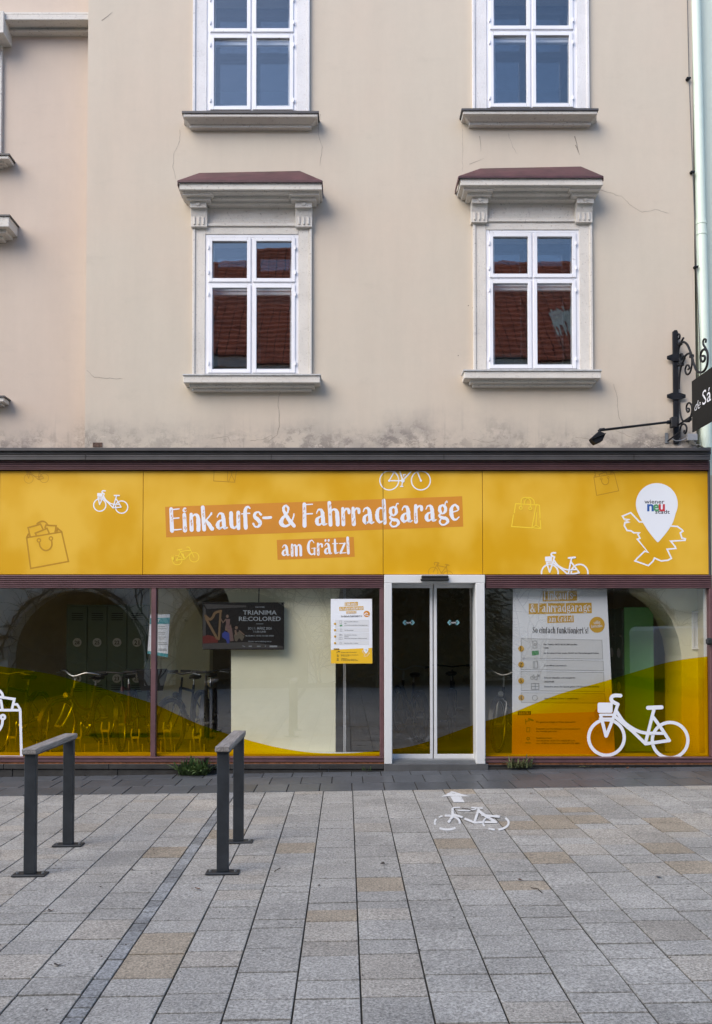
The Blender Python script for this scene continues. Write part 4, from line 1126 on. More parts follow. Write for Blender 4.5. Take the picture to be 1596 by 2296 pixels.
def pier(outline_pts, Y0, Y1, m):
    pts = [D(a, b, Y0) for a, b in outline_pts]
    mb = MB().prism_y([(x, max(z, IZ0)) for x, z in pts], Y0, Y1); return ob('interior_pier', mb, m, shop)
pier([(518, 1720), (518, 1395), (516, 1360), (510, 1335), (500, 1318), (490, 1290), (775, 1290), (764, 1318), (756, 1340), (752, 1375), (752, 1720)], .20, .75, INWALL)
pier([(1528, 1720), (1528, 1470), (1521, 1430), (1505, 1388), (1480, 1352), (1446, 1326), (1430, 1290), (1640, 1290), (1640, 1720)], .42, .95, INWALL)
pier([(336, 1720), (336, 1290), (400, 1290), (432, 1345), (460, 1400), (470, 1460), (470, 1720)], 2.12, 2.4, INWALL)  # added pale backdrop behind the bikes, standing in for brightness reflected in the pane
mb = MB(); BX(mb, XL + 700, 861, 1690, 1697, .045, .19); BX(mb, 1089, 1592, 1692, 1697, .045, .19); ob('display_sill', mb, mat('pale_sill', (.72, .72, .70), .5), shop)
mb = MB(); BX(mb, 1583.5, 1591, 1319, 1697, .05, .12); ob('inner_jamb', mb, INNERW, shop)
mb = MB(); BX(mb, 1584, 1600, 1430, 1446, -.075, -.03); ob('handle', mb, BLACKP, shop, bevel=.02)
mb = MB(); BX(mb, 769.5, 772, 1319, 1692, .30, .33); BX(mb, 772.6, 775.2, 1319, 1692, .30, .33)
pr = root('pole', (D(772, 1690, .3)[0], .31, .1), 'thin white double pole standing behind the second shop window', 'pole'); ob('tube', mb, ALU, pr)

# paper poster taped to the second pane
po = root('poster', (D(788, 1487, .02)[0], .024, .6), 'white and yellow instruction poster taped to the middle shop window beside the door', 'poster')
PA = lambda x, y: (1300 / 1.7845 + x * (220 / 1596 / 1.7845), 2380 / 1.7845 + y * (220 / 1596 / 1.7845))
YP = .022
f = Flat(PA); f.poly([(166, 113), (1364, 113), (1375, 1988), (172, 1990)]); mb = f.mb(YP); ob('sheet', mb, WHITEP, po)
def on_poster(name, m, draw, k=1, fn=PA, Y=YP, par=None, step=.0012, **kw):
    f = Flat(fn, eps=.00003); draw(f); return ob(name, f.mb(Y - step * k), m, par or po)
on_poster('yellow_field', PRINTY, lambda f: f.poly([(170, 1590), (1366, 1535), (1375, 1986), (172, 1988)]))
def bars(f):
    f.poly([(570, 215), (953, 200), (958, 308), (574, 322)]); f.poly([(413, 348), (1114, 324), (1120, 432), (416, 458)]); f.poly([(618, 478), (906, 466), (908, 534), (622, 548)])
on_poster('title_bar', PRINTG, bars); on_poster('round_badge', ORANGE, lambda f: f.disc(1210, 550, 93))
def ttl(f):
    poster_text(f, 'Einkaufs-', 586, 306, 944, 292, 82); poster_text(f, '& Fahrradgarage', 428, 440, 1108, 410, 80); poster_text(f, 'am Grätzl', 638, 538, 892, 526, 52)
    f.line([(1140, 560), (1200, 520), (1240, 550)], 22); f.line([(1150, 575), (1260, 600)], 18)
on_poster('lettering', WHITEV, ttl, 2)
on_poster('headline', INK, lambda f: poster_text(f, "So einfach funktioniert's!", 460, 648, 1076, 636, 56), 1)
BOXY = [(720, 940), (960, 1078), (1096, 1318), (1338, 1448)]
on_poster('step_panel', PALEPANEL, lambda f: [f.rect(292, 1278, a, b) for a, b in BOXY])
on_poster('step_number', PRINTG, lambda f: [f.disc(292, y, 34) for y in (838, 1022, 1204, 1398)], 2)
on_poster('step_digit', INK, lambda f: [poster_text(f, t, 280, y + 20, 304, y + 20, 40) for t, y in (('1', 838), ('2', 1022), ('3', 1204), ('4', 1398))], 3)
def small(f):
    for t, x1, y in (('Per Telefon 0676 38 38 388 anrufen', 960, 786), ('ODER', 622, 834), ('die Servicecard der wnsks GmbH ans Kartenlesegerät halten', 1236, 886), ('Türe öffnet automatisch', 824, 1032), ('Fahrrad abstellen und versperren', 930, 1170), ('UND/ODER', 684, 1220), ('Einkauf in einen der Spinde geben (1€ Einsatz erforderlich)', 1216, 1268), ('Beim Abholen Schritt 1 wiederholen', 962, 1408)):
        sans(f, t, 564, x1, y, 21, .015)
    for t, x1, y in (('Die gesamte Anlage ist Video überwacht!', 916, 1672), ('Diebstahl und Vandalismus wird ausnahmslos', 970, 1748), ('zur Anzeige gebracht!', 706, 1776), ('Notfallnummern:', 644, 1852), ('von 07.00 bis 18.30 Uhr: 02622 89 210', 905, 1880), ('von 18.30 bis 07.00 Uhr: 0676 83 373 3805', 955, 1910)):
        sans(f, t, 464, x1, y, 20, .015)
on_poster('small_print', INK, small, 2)
def icons(f):
    f.line([(428, 748), (482, 748), (482, 828), (428, 828)], 7, True); f.line([(446, 985), (490, 985), (490, 1055), (446, 1055)], 6, True); f.ring(430, 1160, 22, 6); f.ring(482, 1165, 22, 6); f.line([(430, 1160), (455, 1130), (482, 1165)], 5); f.line([(412, 1230), (500, 1230), (500, 1292), (412, 1292)], 6, True); f.line([(456, 1230), (456, 1292)], 5); f.ring(456, 1396, 30, 6)
on_poster('pictogram', GREYINK, icons, 2)
def icons2(f):
    f.line([(344, 1640), (346, 1690)], 9); f.line([(344, 1668), (385, 1650)], 9); f.line([(380, 1640), (425, 1650)], 22); f.line([(350, 1730), (375, 1735), (372, 1785), (352, 1785)], 7, True); f.line([(395, 1735), (398, 1770), (380, 1795)], 7); f.ring(368, 1860, 20, 9); f.line([(338, 1900), (398, 1900)], 9)
    f.rect(254, 410, 1550, 1594)
on_poster('pictogram', INK, icons2, 2)
on_poster('wichtig_lettering', PRINTY, lambda f: poster_text(f, 'WICHTIG!', 264, 1588, 402, 1580, 32), 3)
on_poster('service_card', GREEN, lambda f: f.poly([(425, 870), (498, 858), (502, 902), (430, 914)]), 2)
on_poster('map_outline', WHITEV, lambda f: outline(f), 2, fn=(lambda x, y: PA(1035 + x * .222, 1475 + y * .222)))
on_poster('map_pin', WHITEP, lambda f: pin(f), 3, fn=(lambda x, y: PA(1023 + x * .225, 1470 + y * .225)))
on_poster('emblem_lettering', INK, lambda f: (sans(f, 'wiener', 1148, 1215, 1585, 14, .02), sans(f, 'stadt', 1180, 1228, 1612, 14, .02)), 4)

# tall banner hanging in the right window
ba = root('banner', (D(1260, 1695, .1)[0], .1, .15), 'tall white and yellow instruction banner hanging behind the right shop window', 'banner')
YB = .105
f = Flat(q4); f.poly([(256, 100), (886, 100), (944, 1250), (248, 1250)]); ob('sheet', f.mb(YB), WHITEP, ba)
opb = lambda nm, m, d, k=1: on_poster(nm, m, d, k, fn=q4, Y=YB, par=ba)
opb('yellow_field', PRINTY, lambda f: f.poly([(252, 972), (930, 952), (944, 1249), (248, 1249)]))
def bars2(f):
    f.poly([(456, 142), (687, 138), (688, 207), (456, 212)]); f.poly([(362, 226), (785, 220), (787, 290), (362, 298)]); f.poly([(487, 310), (664, 306), (666, 352), (487, 357)])
opb('title_bar', PRINTG, bars2); opb('round_badge', PRINTG, lambda f: f.disc(822, 369, 52, 54))
def ttl2(f):
    poster_text(f, 'Einkaufs-', 465, 200, 680, 195, 54); poster_text(f, '& Fahrradgarage', 370, 284, 778, 278, 54); poster_text(f, 'am Grätzl', 497, 349, 658, 344, 36)
    poster_text(f, 'völlig', 800, 366, 844, 360, 20); poster_text(f, 'kostenlos', 783, 390, 858, 384, 20)
opb('lettering', WHITEV, ttl2, 2)
opb('headline', INK, lambda f: poster_text(f, "So einfach funktioniert's!", 387, 424, 763, 428, 40), 1)
BOX2 = [((311, 461), (855, 472), (861, 600), (311, 593)), ((310, 603), (863, 613), (866, 678), (310, 670)), ((310, 683), (866, 690), (872, 820), (311, 812)), ((311, 826), (874, 832), (878, 896), (312, 893))]
opb('step_panel', PALEPANEL, lambda f: [f.poly(b) for b in BOX2]); opb('step_outline', GREYINK, lambda f: [f.line(b, 2.2, True) for b in BOX2], 2)
opb('step_number', PRINTG, lambda f: [f.disc(x, y, 20) for x, y in ((311, 530), (311, 637), (311, 746), (312, 860))], 3)
opb('step_digit', INK, lambda f: [poster_text(f, t + '.', x - 10, y + 13, x + 10, y + 13, 26) for t, x, y in (('1', 311, 530), ('2', 311, 637), ('3', 311, 746), ('4', 312, 860))], 4)
def small2(f):
    for t, x0, x1, y in (('Per Telefon 0676 38 38 388 anrufen', 463, 688, 506), ('ODER', 463, 496, 530), ('die Servicecard der wnsks GmbH ans Kartenlesegerät halten', 463, 834, 564), ('Türe öffnet automatisch', 465, 616, 648), ('Fahrrad abstellen und versperren', 466, 675, 730), ('UND/ODER', 466, 534, 757), ('Einkauf in einen der Spinde geben (1€ Einsatz erforderlich)', 467, 836, 790), ('Beim Abholen Schritt 1 wiederholen', 469, 696, 870),
                         ('Die gesamte Anlage ist Video überwacht!', 412, 676, 1028), ('Diebstahl und Vandalismus wird ausnahmslos', 412, 708, 1074), ('zur Anzeige gebracht!', 412, 552, 1090), ('Notfallnummern:', 412, 518, 1136), ('von 07.00 bis 18.30 Uhr: 02622 89 210', 412, 672, 1154), ('von 18.30 bis 07.00 Uhr: 0676 83 373 3805', 412, 704, 1172)):
        sans(f, t, x0, x1, y, 10.5, .012)
opb('small_print', INK, small2, 3)
def icons3(f):
    f.line([(388, 478), (416, 478), (418, 524), (391, 526)], 3, True); f.ring(404, 502, 7, 3); f.line([(392, 617), (422, 617), (422, 660), (392, 660)], 3, True); f.line([(402, 620), (402, 660)], 3); f.ring(384, 726, 11, 3); f.ring(410, 728, 11, 3); f.line([(384, 726), (392, 706), (410, 728)], 3); f.rect(420, 434, 704, 720); f.line([(380, 764), (430, 764), (430, 804), (380, 804)], 3, True); f.line([(405, 764), (405, 804)], 3); f.line([(380, 784), (430, 784)], 3); f.ring(403, 861, 17, 3)
    f.line([(340, 1005), (342, 1038)], 5); f.line([(341, 1022), (368, 1012)], 4); f.line([(362, 1002), (390, 1012)], 12); f.line([(348, 1060), (370, 1062), (368, 1090), (348, 1090)], 4, True); f.ring(357, 1135, 9, 5); f.line([(342, 1164), (374, 1164)], 6)
opb('pictogram', GREYINK, icons3, 3)
opb('service_card', GREEN, lambda f: f.poly([(382, 546), (428, 542), (430, 570), (384, 576)]), 3)
opb('wichtig_field', INK, lambda f: f.poly([(288, 952), (376, 950), (376, 976), (288, 978)]), 2); opb('wichtig_lettering', PRINTY, lambda f: poster_text(f, 'WICHTIG!', 294, 974, 370, 972, 18), 3)
opb('map_outline', PRINTG, lambda f: outline(f), 2) if False else None
mo = Flat(lambda x, y: q4(745 + x * .14, 905 + y * .14), eps=.00003); outline(mo); pin(mo); ob('map_pin', mo.mb(YB - .0024), PRINTG, ba)

# hanging screen with the concert notice
sc = root('screen', (D(545, 1456, .12)[0], .12, 1.4), 'dark hanging display screen showing the TRIANIMA RE:COLORED concert notice', 'screen')
mb = MB(); BX(mb, 453.5, 636.5, 1350, 1456.3, .085, .13); ob('housing', mb, BLACKP, sc, bevel=.004)
mb = MB().tube([(D(580, 1352, .11)[0], .11, D(580, 1352, .11)[1]), (D(581, 1300, .11)[0], .11, D(581, 1300, .11)[1])], .006, 6); ob('cable', mb, BLACK, sc)
SCR = lambda x, y: (780 / 1.7845 + x * .13342, 2380 / 1.7845 + y * .13342)
ons = lambda nm, m, d, k=1: on_poster(nm, m, d, k, fn=SCR, Y=.084, par=sc, step=.0006)
mbk = mat('screen_black', (.018, .017, .017), .25); ons('picture', mbk, lambda f: f.rect(128, 1492, 128, 912), 0)
ons('picture', mat('screen_floor', (.055, .052, .05), .4), lambda f: (f.poly([(128, 815), (860, 790), (1480, 860), (1480, 900), (128, 905)]), f.poly([(200, 235), (860, 205), (860, 175), (150, 150)]), f.poly([(140, 190), (180, 235), (180, 690), (130, 705)])))
ons('picture', mat('screen_red', (.11, .015, .012), .4), lambda f: (f.poly([(128, 700), (210, 670), (300, 690), (385, 745), (385, 800), (128, 815)])), 2)
ons('picture', mat('screen_gold', (.16, .10, .05), .4), lambda f: (f.line(crom([(175, 350), (250, 410), (300, 370), (340, 300), (435, 270)], 5), 42), f.line([(185, 395), (370, 730)], 40), f.line([(430, 270), (400, 745)], 34)), 3)
ons('picture', mat('screen_skin', (.17, .11, .08), .4), lambda f: (f.disc(543, 358, 22, 28), f.line([(520, 405), (470, 465), (435, 400)], 16), f.disc(525, 575, 22, 26), f.disc(695, 550, 24, 28), f.line([(680, 600), (690, 660)], 30), f.line([(745, 600), (825, 670)], 18), f.line([(600, 500), (605, 560)], 12)), 4)
ons('picture', mat('screen_rose', (.14, .085, .08), .4), lambda f: (f.poly([(510, 405), (590, 405), (580, 500), (620, 560), (640, 700), (650, 770), (590, 780), (560, 640), (505, 545), (525, 480)])), 3)
ons('picture', mat('screen_blue', (.03, .045, .22), .4), lambda f: (f.poly([(455, 650), (500, 610), (575, 640), (580, 720), (580, 810), (540, 815), (520, 750), (460, 710)])), 5)
ons('picture', mat('screen_olive', (.10, .085, .06), .4), lambda f: (f.poly([(655, 680), (680, 640), (750, 610), (830, 700), (790, 775), (740, 720), (705, 780), (670, 770)])), 3)
SILV = mat('screen_silver', (.30, .33, .36), .4)
def stx(f):
    sans(f, 'MATINEE', 1015, 1168, 215, 24); sans(f, 'TRIANIMA', 806, 1372, 330, 76, .012); sans(f, 'RE:COLORED', 738, 1440, 435, 74, .012); f.line([(1030, 486), (1146, 486)], 7)
    for xx, w in ((806, 40), (1340, 36)): pass
    sans(f, 'SO | 1. MÄRZ 2026', 890, 1288, 580, 42, .008); sans(f, '11.00 UHR', 986, 1194, 634, 36, .006); sans(f, 'MUSEUM ST. PETER AN DER SPERR', 850, 1326, 697, 24, .006); sans(f, 'Karten: www.webshop-wn.at', 896, 1284, 790, 26, .006)
    f.rect(1254, 1380, 850, 876); f.line([(800, 855), (835, 868)], 10); f.rect(902, 955, 852, 870); f.rect(1040, 1105, 854, 868); f.disc(1182, 860, 9)
ons('lettering', SILV, stx, 3)

# notice hung across the mullion
no = root('notice', (D(352, 1480, .25)[0], .25, 1.2), 'teal headed paper notice hanging behind the dark red mullion', 'notice')
R1 = lambda x, y: (x * .2809, 1277.7 + y * .2809)
mb = MB(); f = Flat(R1); f.poly([(1198, 356), (1357, 352), (1338, 698), (1176, 668)]); ob('sheet', f.mb(.25), WHITEP, no)
onn = lambda nm, m, d, k=1: on_poster(nm, m, d, k, fn=R1, Y=.25, par=no)
onn('heading', TEAL, lambda f: (f.poly([(1198, 384), (1356, 380), (1353, 430), (1195, 432)]), f.poly([(1178, 645), (1341, 670), (1339, 697), (1176, 667)])))
def ntx(f):
    for y in (452, 468, 498, 512, 535, 550, 580, 594, 630, 640): f.line([(1262, y), (1262 + rng.uniform(50, 80), y)], 4, cap=False)
onn('small_print', GREYINK, ntx, 2); onn('heading_lettering', WHITEV, lambda f: sans(f, 'ET', 1238, 1276, 416, 24, .02), 2)

# framed notice on the pale pier
fn_ = root('framed_notice', (D(1575, 1455, .4)[0], .40, 1.3), 'pale framed notice on the cream pier at the right edge', 'notice')
mb = MB(); BX(mb, 1552, 1620, 1370, 1374, .395, .42); BX(mb, 1552, 1620, 1452, 1456, .395, .42); BX(mb, 1552, 1556.5, 1374, 1452, .395, .42); ob('frame', mb, INNERW, fn_, bevel=.004)
mb = MB(); BX(mb, 1556.5, 1620, 1374, 1452, .41, .418); ob('sheet', mb, WHITEP, fn_)
f = Flat()
for y in (1390, 1394, 1402, 1406, 1415, 1419, 1428, 1434): f.line([(1568, y), (1590 + rng.uniform(-4, 4), y)], 1.2, cap=False)
ob('small_print', f.mb(.408), GREYINK, fn_)

# lockers
def disc_no(par, t, x, z, Y, r=.062):
    mb = MB().tube([(x, Y - .004, z), (x, Y, z)], r, 24); ob('number_disc', mb, PALEPANEL, par)
    fs = font_polys(t, .015); a = min(p[0] for q_ in fs for p in q_); b = max(p[0] for q_ in fs for p in q_); k = r * 1.15 / (b - a)
    mb = MB()
    for q_ in fs: mb.poly([(x + (p[0] - (a + b) / 2) * k, Y - .006, z + (p[1] - .36) * k) for p in q_])
    ob('number', mb, INK, par)
lk = root('locker_cabinet', (D(240, 1600, 2.2)[0], 2.4, .1), 'dark green numbered lockers standing at the back behind the left window', 'lockers')
mb = MB(); lx = [D(151 + 44.6 * i, 1450, 2.2)[0] for i in range(5)]
z0, z1, z2 = .16, D(0, 1507, 2.2)[1], D(0, 1360, 2.2)[1]
mb.box(lx[0] - .02, lx[4] + .02, 2.215, 2.75, .1, z2 + .03); ob('carcass', mb, LOCKER, lk)
nums = [['28', '25', '22', '21'], ['29', '26', '23', '20']]
for i in range(4):
    for j, (a, b) in enumerate(((z1 + .006, z2), (z0, z1 - .006))):
        d = ob('locker_door', MB().box(lx[i] + .006, lx[i + 1] - .006, 2.195, 2.213, a, b), LOCKER, lk, bevel=.003)
        cx = (lx[i] + lx[i + 1]) / 2
        disc_no(d, nums[j][i], cx, D(0, 1440 if j == 0 else 1521, 2.2)[1] if j == 0 else b - .08, 2.194)
        mb = MB()
        for k in range(4): mb.box(cx - .08, cx + .08, 2.191, 2.195, b - .18 - k * .03 if j else b - .1 - k * .03, b - .17 - k * .03 if j else b - .09 - k * .03)
        ob('vent', mb, BLACK, d)
rl = root('locker_cabinet', (3.69, 1.6, .1), 'bright green sided lockers beside the banner in the right window', 'lockers')
cx0, cx1 = D(1401, 1500, .9)[0], D(1465, 1500, .9)[0]
zt_ = D(1430, 1363, .9)[1]
ob('carcass', MB().box(cx0, cx1, .92, 2.7, .1, zt_), LOCKER, rl); ob('end_panel', MB().box(cx0 - .005, cx1 + .005, .9, .918, .1, zt_ + .01), LOCKERG, rl, bevel=.003)
for i in range(6):
    for j, (a, b) in enumerate(((1.12, zt_ - .02), (.13, 1.108))):
        y0 = .93 + i * .29
        d = ob('locker_door', MB().box(cx0 - .02, cx0 - .001, y0, y0 + .28, a, b), LOCKER, rl, bevel=.003)
        mb = MB().tube([(cx0 - .026, y0 + .14, 1.33 if j == 0 else .9), (cx0 - .021, y0 + .14, 1.33 if j == 0 else .9)], .062, 20); ob('number_disc', mb, PALEPANEL, d)
        ob('lock', MB().tube([(cx0 - .04, y0 + .04, 1.55 if j == 0 else .75), (cx0 - .02, y0 + .04, 1.55 if j == 0 else .75)], .014, 8), CHROME, d)

# bicycles
def bicycle(label, loc, heading, paint, bars='city', basket=None, lean=0.0, light=True, steer=0.0, rim=CHROME):
    t = root('bicycle', loc, label, 'bicycle', 'bicycles parked in the garage'); t.rotation_euler = (lean, 0, heading)
    L = dict(local=True)
    Rw, hb = .345, (.0, .0)
    xr_, xf = -.52, .56
    T = lambda *p: [Vector(q) for q in p]
    bb, seat, head_b, head_t = (-.08, 0, .29), (-.22, 0, .80), (.36, 0, .66), (.325, 0, .80)
    mb = MB(); 
    if bars == 'city':
        mb.tube(crom([head_b, (.22, 0, .50), (.02, 0, .33), bb], 5), .019, 8); mb.tube(crom([(.345, 0, .74), (.18, 0, .58), (-.02, 0, .50), (-.135, 0, .50)], 5), .014, 8)
    else:
        mb.tube([head_b, bb], .021, 8); mb.tube([head_t, (-.19, 0, .72)], .018, 8)
    mb.tube([head_b, head_t], .022, 8); mb.tube([bb, seat], .017, 8)
    for s in (-1, 1):
        mb.tube([bb, (xr_, s * .06, Rw)], .010, 6); mb.tube([(-.185, 0, .69), (xr_, s * .06, Rw)], .009, 6)
    fr = ob('frame', mb, paint, t, smooth=True, **L)
    st = Matrix.Translation((.345, 0, .73)) @ Matrix.Rotation(steer, 4, 'Z') @ Matrix.Translation((-.345, 0, -.73))
    SM = lambda mb: mb.move(0, lambda v: st @ v)
    mb = MB(); mb.tube([head_t, (.375, 0, .62)], .017, 8)
    for s in (-1, 1): mb.tube(crom([(.375, s * .02, .63), (.39, s * .055, .60), (.45, s * .055, .48), (xf, s * .05, Rw)], 4), .011, 6)
    ob('fork', SM(mb), paint if bars != 'city' else CHROME, t, smooth=True, **L)
    mb = MB(); mb.tube([(.325, 0, .79), (.30, 0, .93)], .014, 8)
    if bars == 'city': pts = crom([(.10, -.31, .99), (.2, -.29, .985), (.30, -.16, 1.0), (.335, 0, .95), (.30, .16, 1.0), (.2, .29, .985), (.10, .31, .99)], 6)
    else: pts = [(.27, -.32, 1.0), (.30, -.12, .99), (.31, 0, .97), (.30, .12, .99), (.27, .32, 1.0)]
    mb.tube(pts, .011, 8); h = ob('handlebar', SM(mb), CHROME if bars == 'city' else BIKEBLK, t, smooth=True, **L)
    for s in (-1, 1):
        e, e2 = Vector(pts[0 if s < 0 else -1]), Vector(pts[2 if s < 0 and bars == 'city' else (1 if s < 0 else (-3 if bars == 'city' else -2))])
        d = (e2 - e).normalized(); mb = MB().tube([e - d * .01, e + d * .12], .017, 8); ob('grip', SM(mb), RUBBER, h, smooth=True)
        mb = MB().tube([e + d * .13, e + d * .14 + Vector((.06, 0, -.01)), e + Vector((.09, s * -.02, -.03))], .006, 6); ob('brake_lever', SM(mb), CHROME, h, smooth=True)
    if light:
        mb = MB().tube([(.40, 0, .72), (.44, 0, .72), (.47, 0, .72)], [.022, .036, .034], 12); ob('headlight', SM(mb), BLACKP if bars != 'city' else CHROME, t, smooth=True, **L)
    for nm, cx, mv in (('wheel', xr_, False), ('wheel', xf, True)):
        mb = MB().ring((cx, 0, Rw), (0, 1, 0), Rw - .025, .027, 40, 8)
        w = ob(nm, SM(mb) if mv else mb, RUBBER, t, smooth=True, **L)
        mb = MB().ring((cx, 0, Rw), (0, 1, 0), Rw - .043, .011, 40, 6); ob('rim', SM(mb) if mv else mb, rim, w, smooth=True)
        mb = MB()
        for k in range(18):
            a = 2 * math.pi * k / 18; s = .03 if k % 2 else -.03
            mb.tube([(cx + .02 * math.cos(a + .9), s, Rw + .02 * math.sin(a + .9)), (cx + (Rw - .05) * math.cos(a), 0, Rw + (Rw - .05) * math.sin(a))], .0016, 4)
        mb.tube([(cx, -.05, Rw), (cx, .05, Rw)], .018, 10); ob('spokes', SM(mb) if mv else mb, mat('spoke_steel', (.22, .22, .23), .5), w)
        mb = MB(); pts = [(cx + (Rw + .022) * math.cos(R_(q_)), (Rw) + (Rw + .022) * math.sin(R_(q_))) for q_ in (range(25, 190, 11) if not mv else range(15, 150, 11))]
        k0 = []
        for px, pz in pts: k0 += [(px, -.027, pz), (px, .027, pz)]
        mb.v = k0; mb.f = [(2 * i, 2 * i + 1, 2 * i + 3, 2 * i + 2) for i in range(len(pts) - 1)]
        ob('mudguard', SM(mb) if mv else mb, BIKEBLK, t, smooth=True, **L)
    mb = MB().tube([(-.36, 0, .905), (-.30, 0, .912), (-.18, 0, .905), (-.07, 0, .895)], [.05, .085, .05, .02], 12); mb.move(0, lambda v: Vector((v.x, v.y, .9 + (v.z - .9) * .45)))
    sd = ob('saddle', mb, BIKEBLK, t, smooth=True, **L); ob('seat_post', MB().tube([seat, (-.245, 0, .89)], .013, 8), CHROME, t, smooth=True, **L)
    mb = MB().ring((bb[0], -.045, bb[2]), (0, 1, 0), .09, .008, 24, 6).tube([(bb[0], -.05, bb[2]), (bb[0], .05, bb[2])], .02, 8); cr = ob('crankset', mb, CHROME, t, smooth=True, **L)
    for s in (-1, 1):
        mb = MB().tube([(bb[0], s * .06, bb[2]), (bb[0] + s * .13, s * .07, bb[2] - s * .1)], .009, 6).box(bb[0] + s * .13 - .045, bb[0] + s * .13 + .045, s * .075, s * .16, bb[2] - s * .1 - .012, bb[2] - s * .1 + .012); ob('pedal', mb, BLACKP, cr)
    if basket:
        mb = MB(); a, b = [(.42, -.13, .78), (.62, -.13, .78), (.62, .13, .78), (.42, .13, .78)], [(.38, -.19, 1.03), (.70, -.19, 1.03), (.70, .19, 1.03), (.38, .19, 1.03)]
        mb.loft(a, b, False); mb.poly(a[::-1]); mb.tube([Vector(q_) for q_ in b], .008, 6, True)
        ob('basket', SM(mb), basket, t, **L)
    return t
FZ = .10
def bike_at(xd, Y, *a, **k): return lambda label, heading, paint, **kw: bicycle(label, (D(xd, 1600, Y)[0], Y + .6, FZ), heading, paint, **kw)
H0 = -math.pi / 2
bike_at(2, .55)('grey city bicycle at the far left edge of the left window', H0 - .1, BIKEBLU, bars='flat')
bike_at(152, .55)('ochre city bicycle with curved chrome handlebar behind the left window', H0 - .22, BIKEYEL, bars='city', lean=-.06, steer=-.15)
bike_at(262, .75)('black bicycle with red trim beside the locker numbered 23', H0 + .1, BIKERED, bars='flat', lean=.05)
bike_at(312, .6)('black bicycle with a dark basket left of the dark red mullion', H0 + .25, BIKEBLK, bars='flat', basket=mat('dark_basket', (.02, .018, .017), .8))
bike_at(402, .60)('black mountain bicycle, left of two behind the middle window', H0 - .12, BIKEBLK, bars='flat', steer=-.25, rim=BIKEBLK)
bike_at(455, .95)('black bicycle beside the cream pier below the hanging screen', H0 + .05, BIKEBLK, bars='flat', lean=.03, rim=BIKEBLK)
bike_at(925, 1.6)('dark bicycle with red rear light behind the left door leaf', math.pi / 2 + .2, BIKEBLK, bars='city')
bike_at(1025, 2.0)('dark bicycle behind the right door leaf', math.pi / 2 - .15, BIKEBLK, bars='flat')
bike_at(1165, .7)('dark bicycle with bright rims half hidden by the banner', H0 - .45, BIKEBLK, bars='city')
# wheel clamps of the indoor rack
RK = mat('galvanised', (.48, .48, .46), .55, metal=.2)
for i, (xd, yd) in enumerate([(28, 1653), (97, 1638), (173, 1654), (236, 1638), (303, 1653), (375, 1638), (441, 1653), (-45, 1638)]):
    Yk = .36 + (.0 if i % 2 else .05)
    x, z = D(xd, yd, Yk)
    t = root('wheel_clamp', (x, Yk, FZ), ['low', 'raised'][1 if yd < 1650 else 0] + ' galvanised wheel clamp ' + ['below the white bag sticker', 'second from the white bag sticker', 'behind the left handrail', 'between the left handrail and the dark red mullion', 'just left of the dark red mullion', 'just right of the dark red mullion', 'left of the cream pier', 'beyond the left picture edge'][i], 'bike rack', 'wheel clamps in the shop window')
    mb = MB(); s = .038
    for k in (-1, 1):
        mb.tube(crom([(k * s * 1.1, .02, z - FZ + .10), (k * s * 1.25, 0, z - FZ + .03), (k * s, 0, z - FZ - .02), (k * s * .9, .03, z - FZ - .1), (k * s * 1.2, .12, 0)], 5), .009, 8)
    ob('clamp_arms', mb, RK, t, smooth=True, local=True)
    ob('clamp_bar', MB().box(-s, s, -.012, .012, z - FZ - .012, z - FZ + .012), RK, t, local=True)
    ob('foot_rods', MB().tube([(-.075, .0, 0), (-.075, .0, .2)], .007, 6).tube([(.09, .0, 0), (.09, .0, .16)], .007, 6).box(-.11, .11, -.01, .01, 0, .012), RK, t, local=True)
# ------------------------------------------------------------------ wrought iron bracket, hanging sign, floodlight
XB = D(1517, 870, .07)[0]
brk = root('sign_bracket', (XB, YM, 3.7), 'black wrought iron scroll bracket bolted to the wall at the right', 'bracket')
bq = lambda x, y: (1311.3 + x * .17837, 717.3 + y * .17837)
mb = MB(); BX(mb, 1509.5, 1521.5, 742, 994, YM - .03, YM - .004); BX(mb, 1511.5, 1519, 739.5, 742, YM - .03, YM - .004)
ob('wall_bar', mb, BLACK, brk, bevel=.005)
for yy in (804, 890):
    mb = MB(); a, b, c = D(1494.5, yy, YM - .03)[0], D(1536.5, yy, YM - .03)[0], D(1515, yy, YM - .03)
    z0, z1 = D(0, yy + 8, YM)[1], D(0, yy - 8, YM)[1]; zc = (z0 + z1) / 2; h = (z1 - z0) / 2
    mb.prism_y([(a, zc - h * .45), (c[0] - .04, zc - h), (c[0] + .04, zc - h), (b, zc - h * .45), (b, zc + h * .45), (c[0] + .04, zc + h), (c[0] - .04, zc + h), (a, zc + h * .45)], YM - .042, YM - .032)
    pl = ob('cross_plate', mb, BLACK, brk, bevel=.003)
    for xx in (a + .03, b - .03): ob('bolt', MB().tube([(xx, YM - .052, zc), (xx, YM - .04, zc)], .011, 8), BLACK, pl)
def scroll(nm, pts, r, close=True):
    P = []
    for x, y in crom(pts, 6):
        Yq, z = DX(*bq(x, y), XB + .02); P.append((XB + .02, Yq, z))
    ob(nm, MB().tube(P, r, 8), BLACK, brk, smooth=True)
scroll('scroll', [(1165, 230), (1185, 235), (1192, 200), (1180, 178), (1165, 190), (1150, 230), (1165, 290), (1195, 300)], .011)
scroll('scroll', [(1195, 300), (1215, 265), (1238, 225)], .012)
scroll('main_scroll', [(1185, 575), (1165, 540), (1168, 440), (1180, 350), (1205, 295), (1245, 278), (1285, 310), (1315, 375), (1345, 460), (1365, 545), (1400, 630), (1445, 658), (1490, 645), (1530, 580), (1543, 480), (1535, 400), (1500, 368), (1465, 400), (1450, 460), (1462, 515), (1490, 520), (1508, 485), (1500, 455), (1478, 452)], .013)
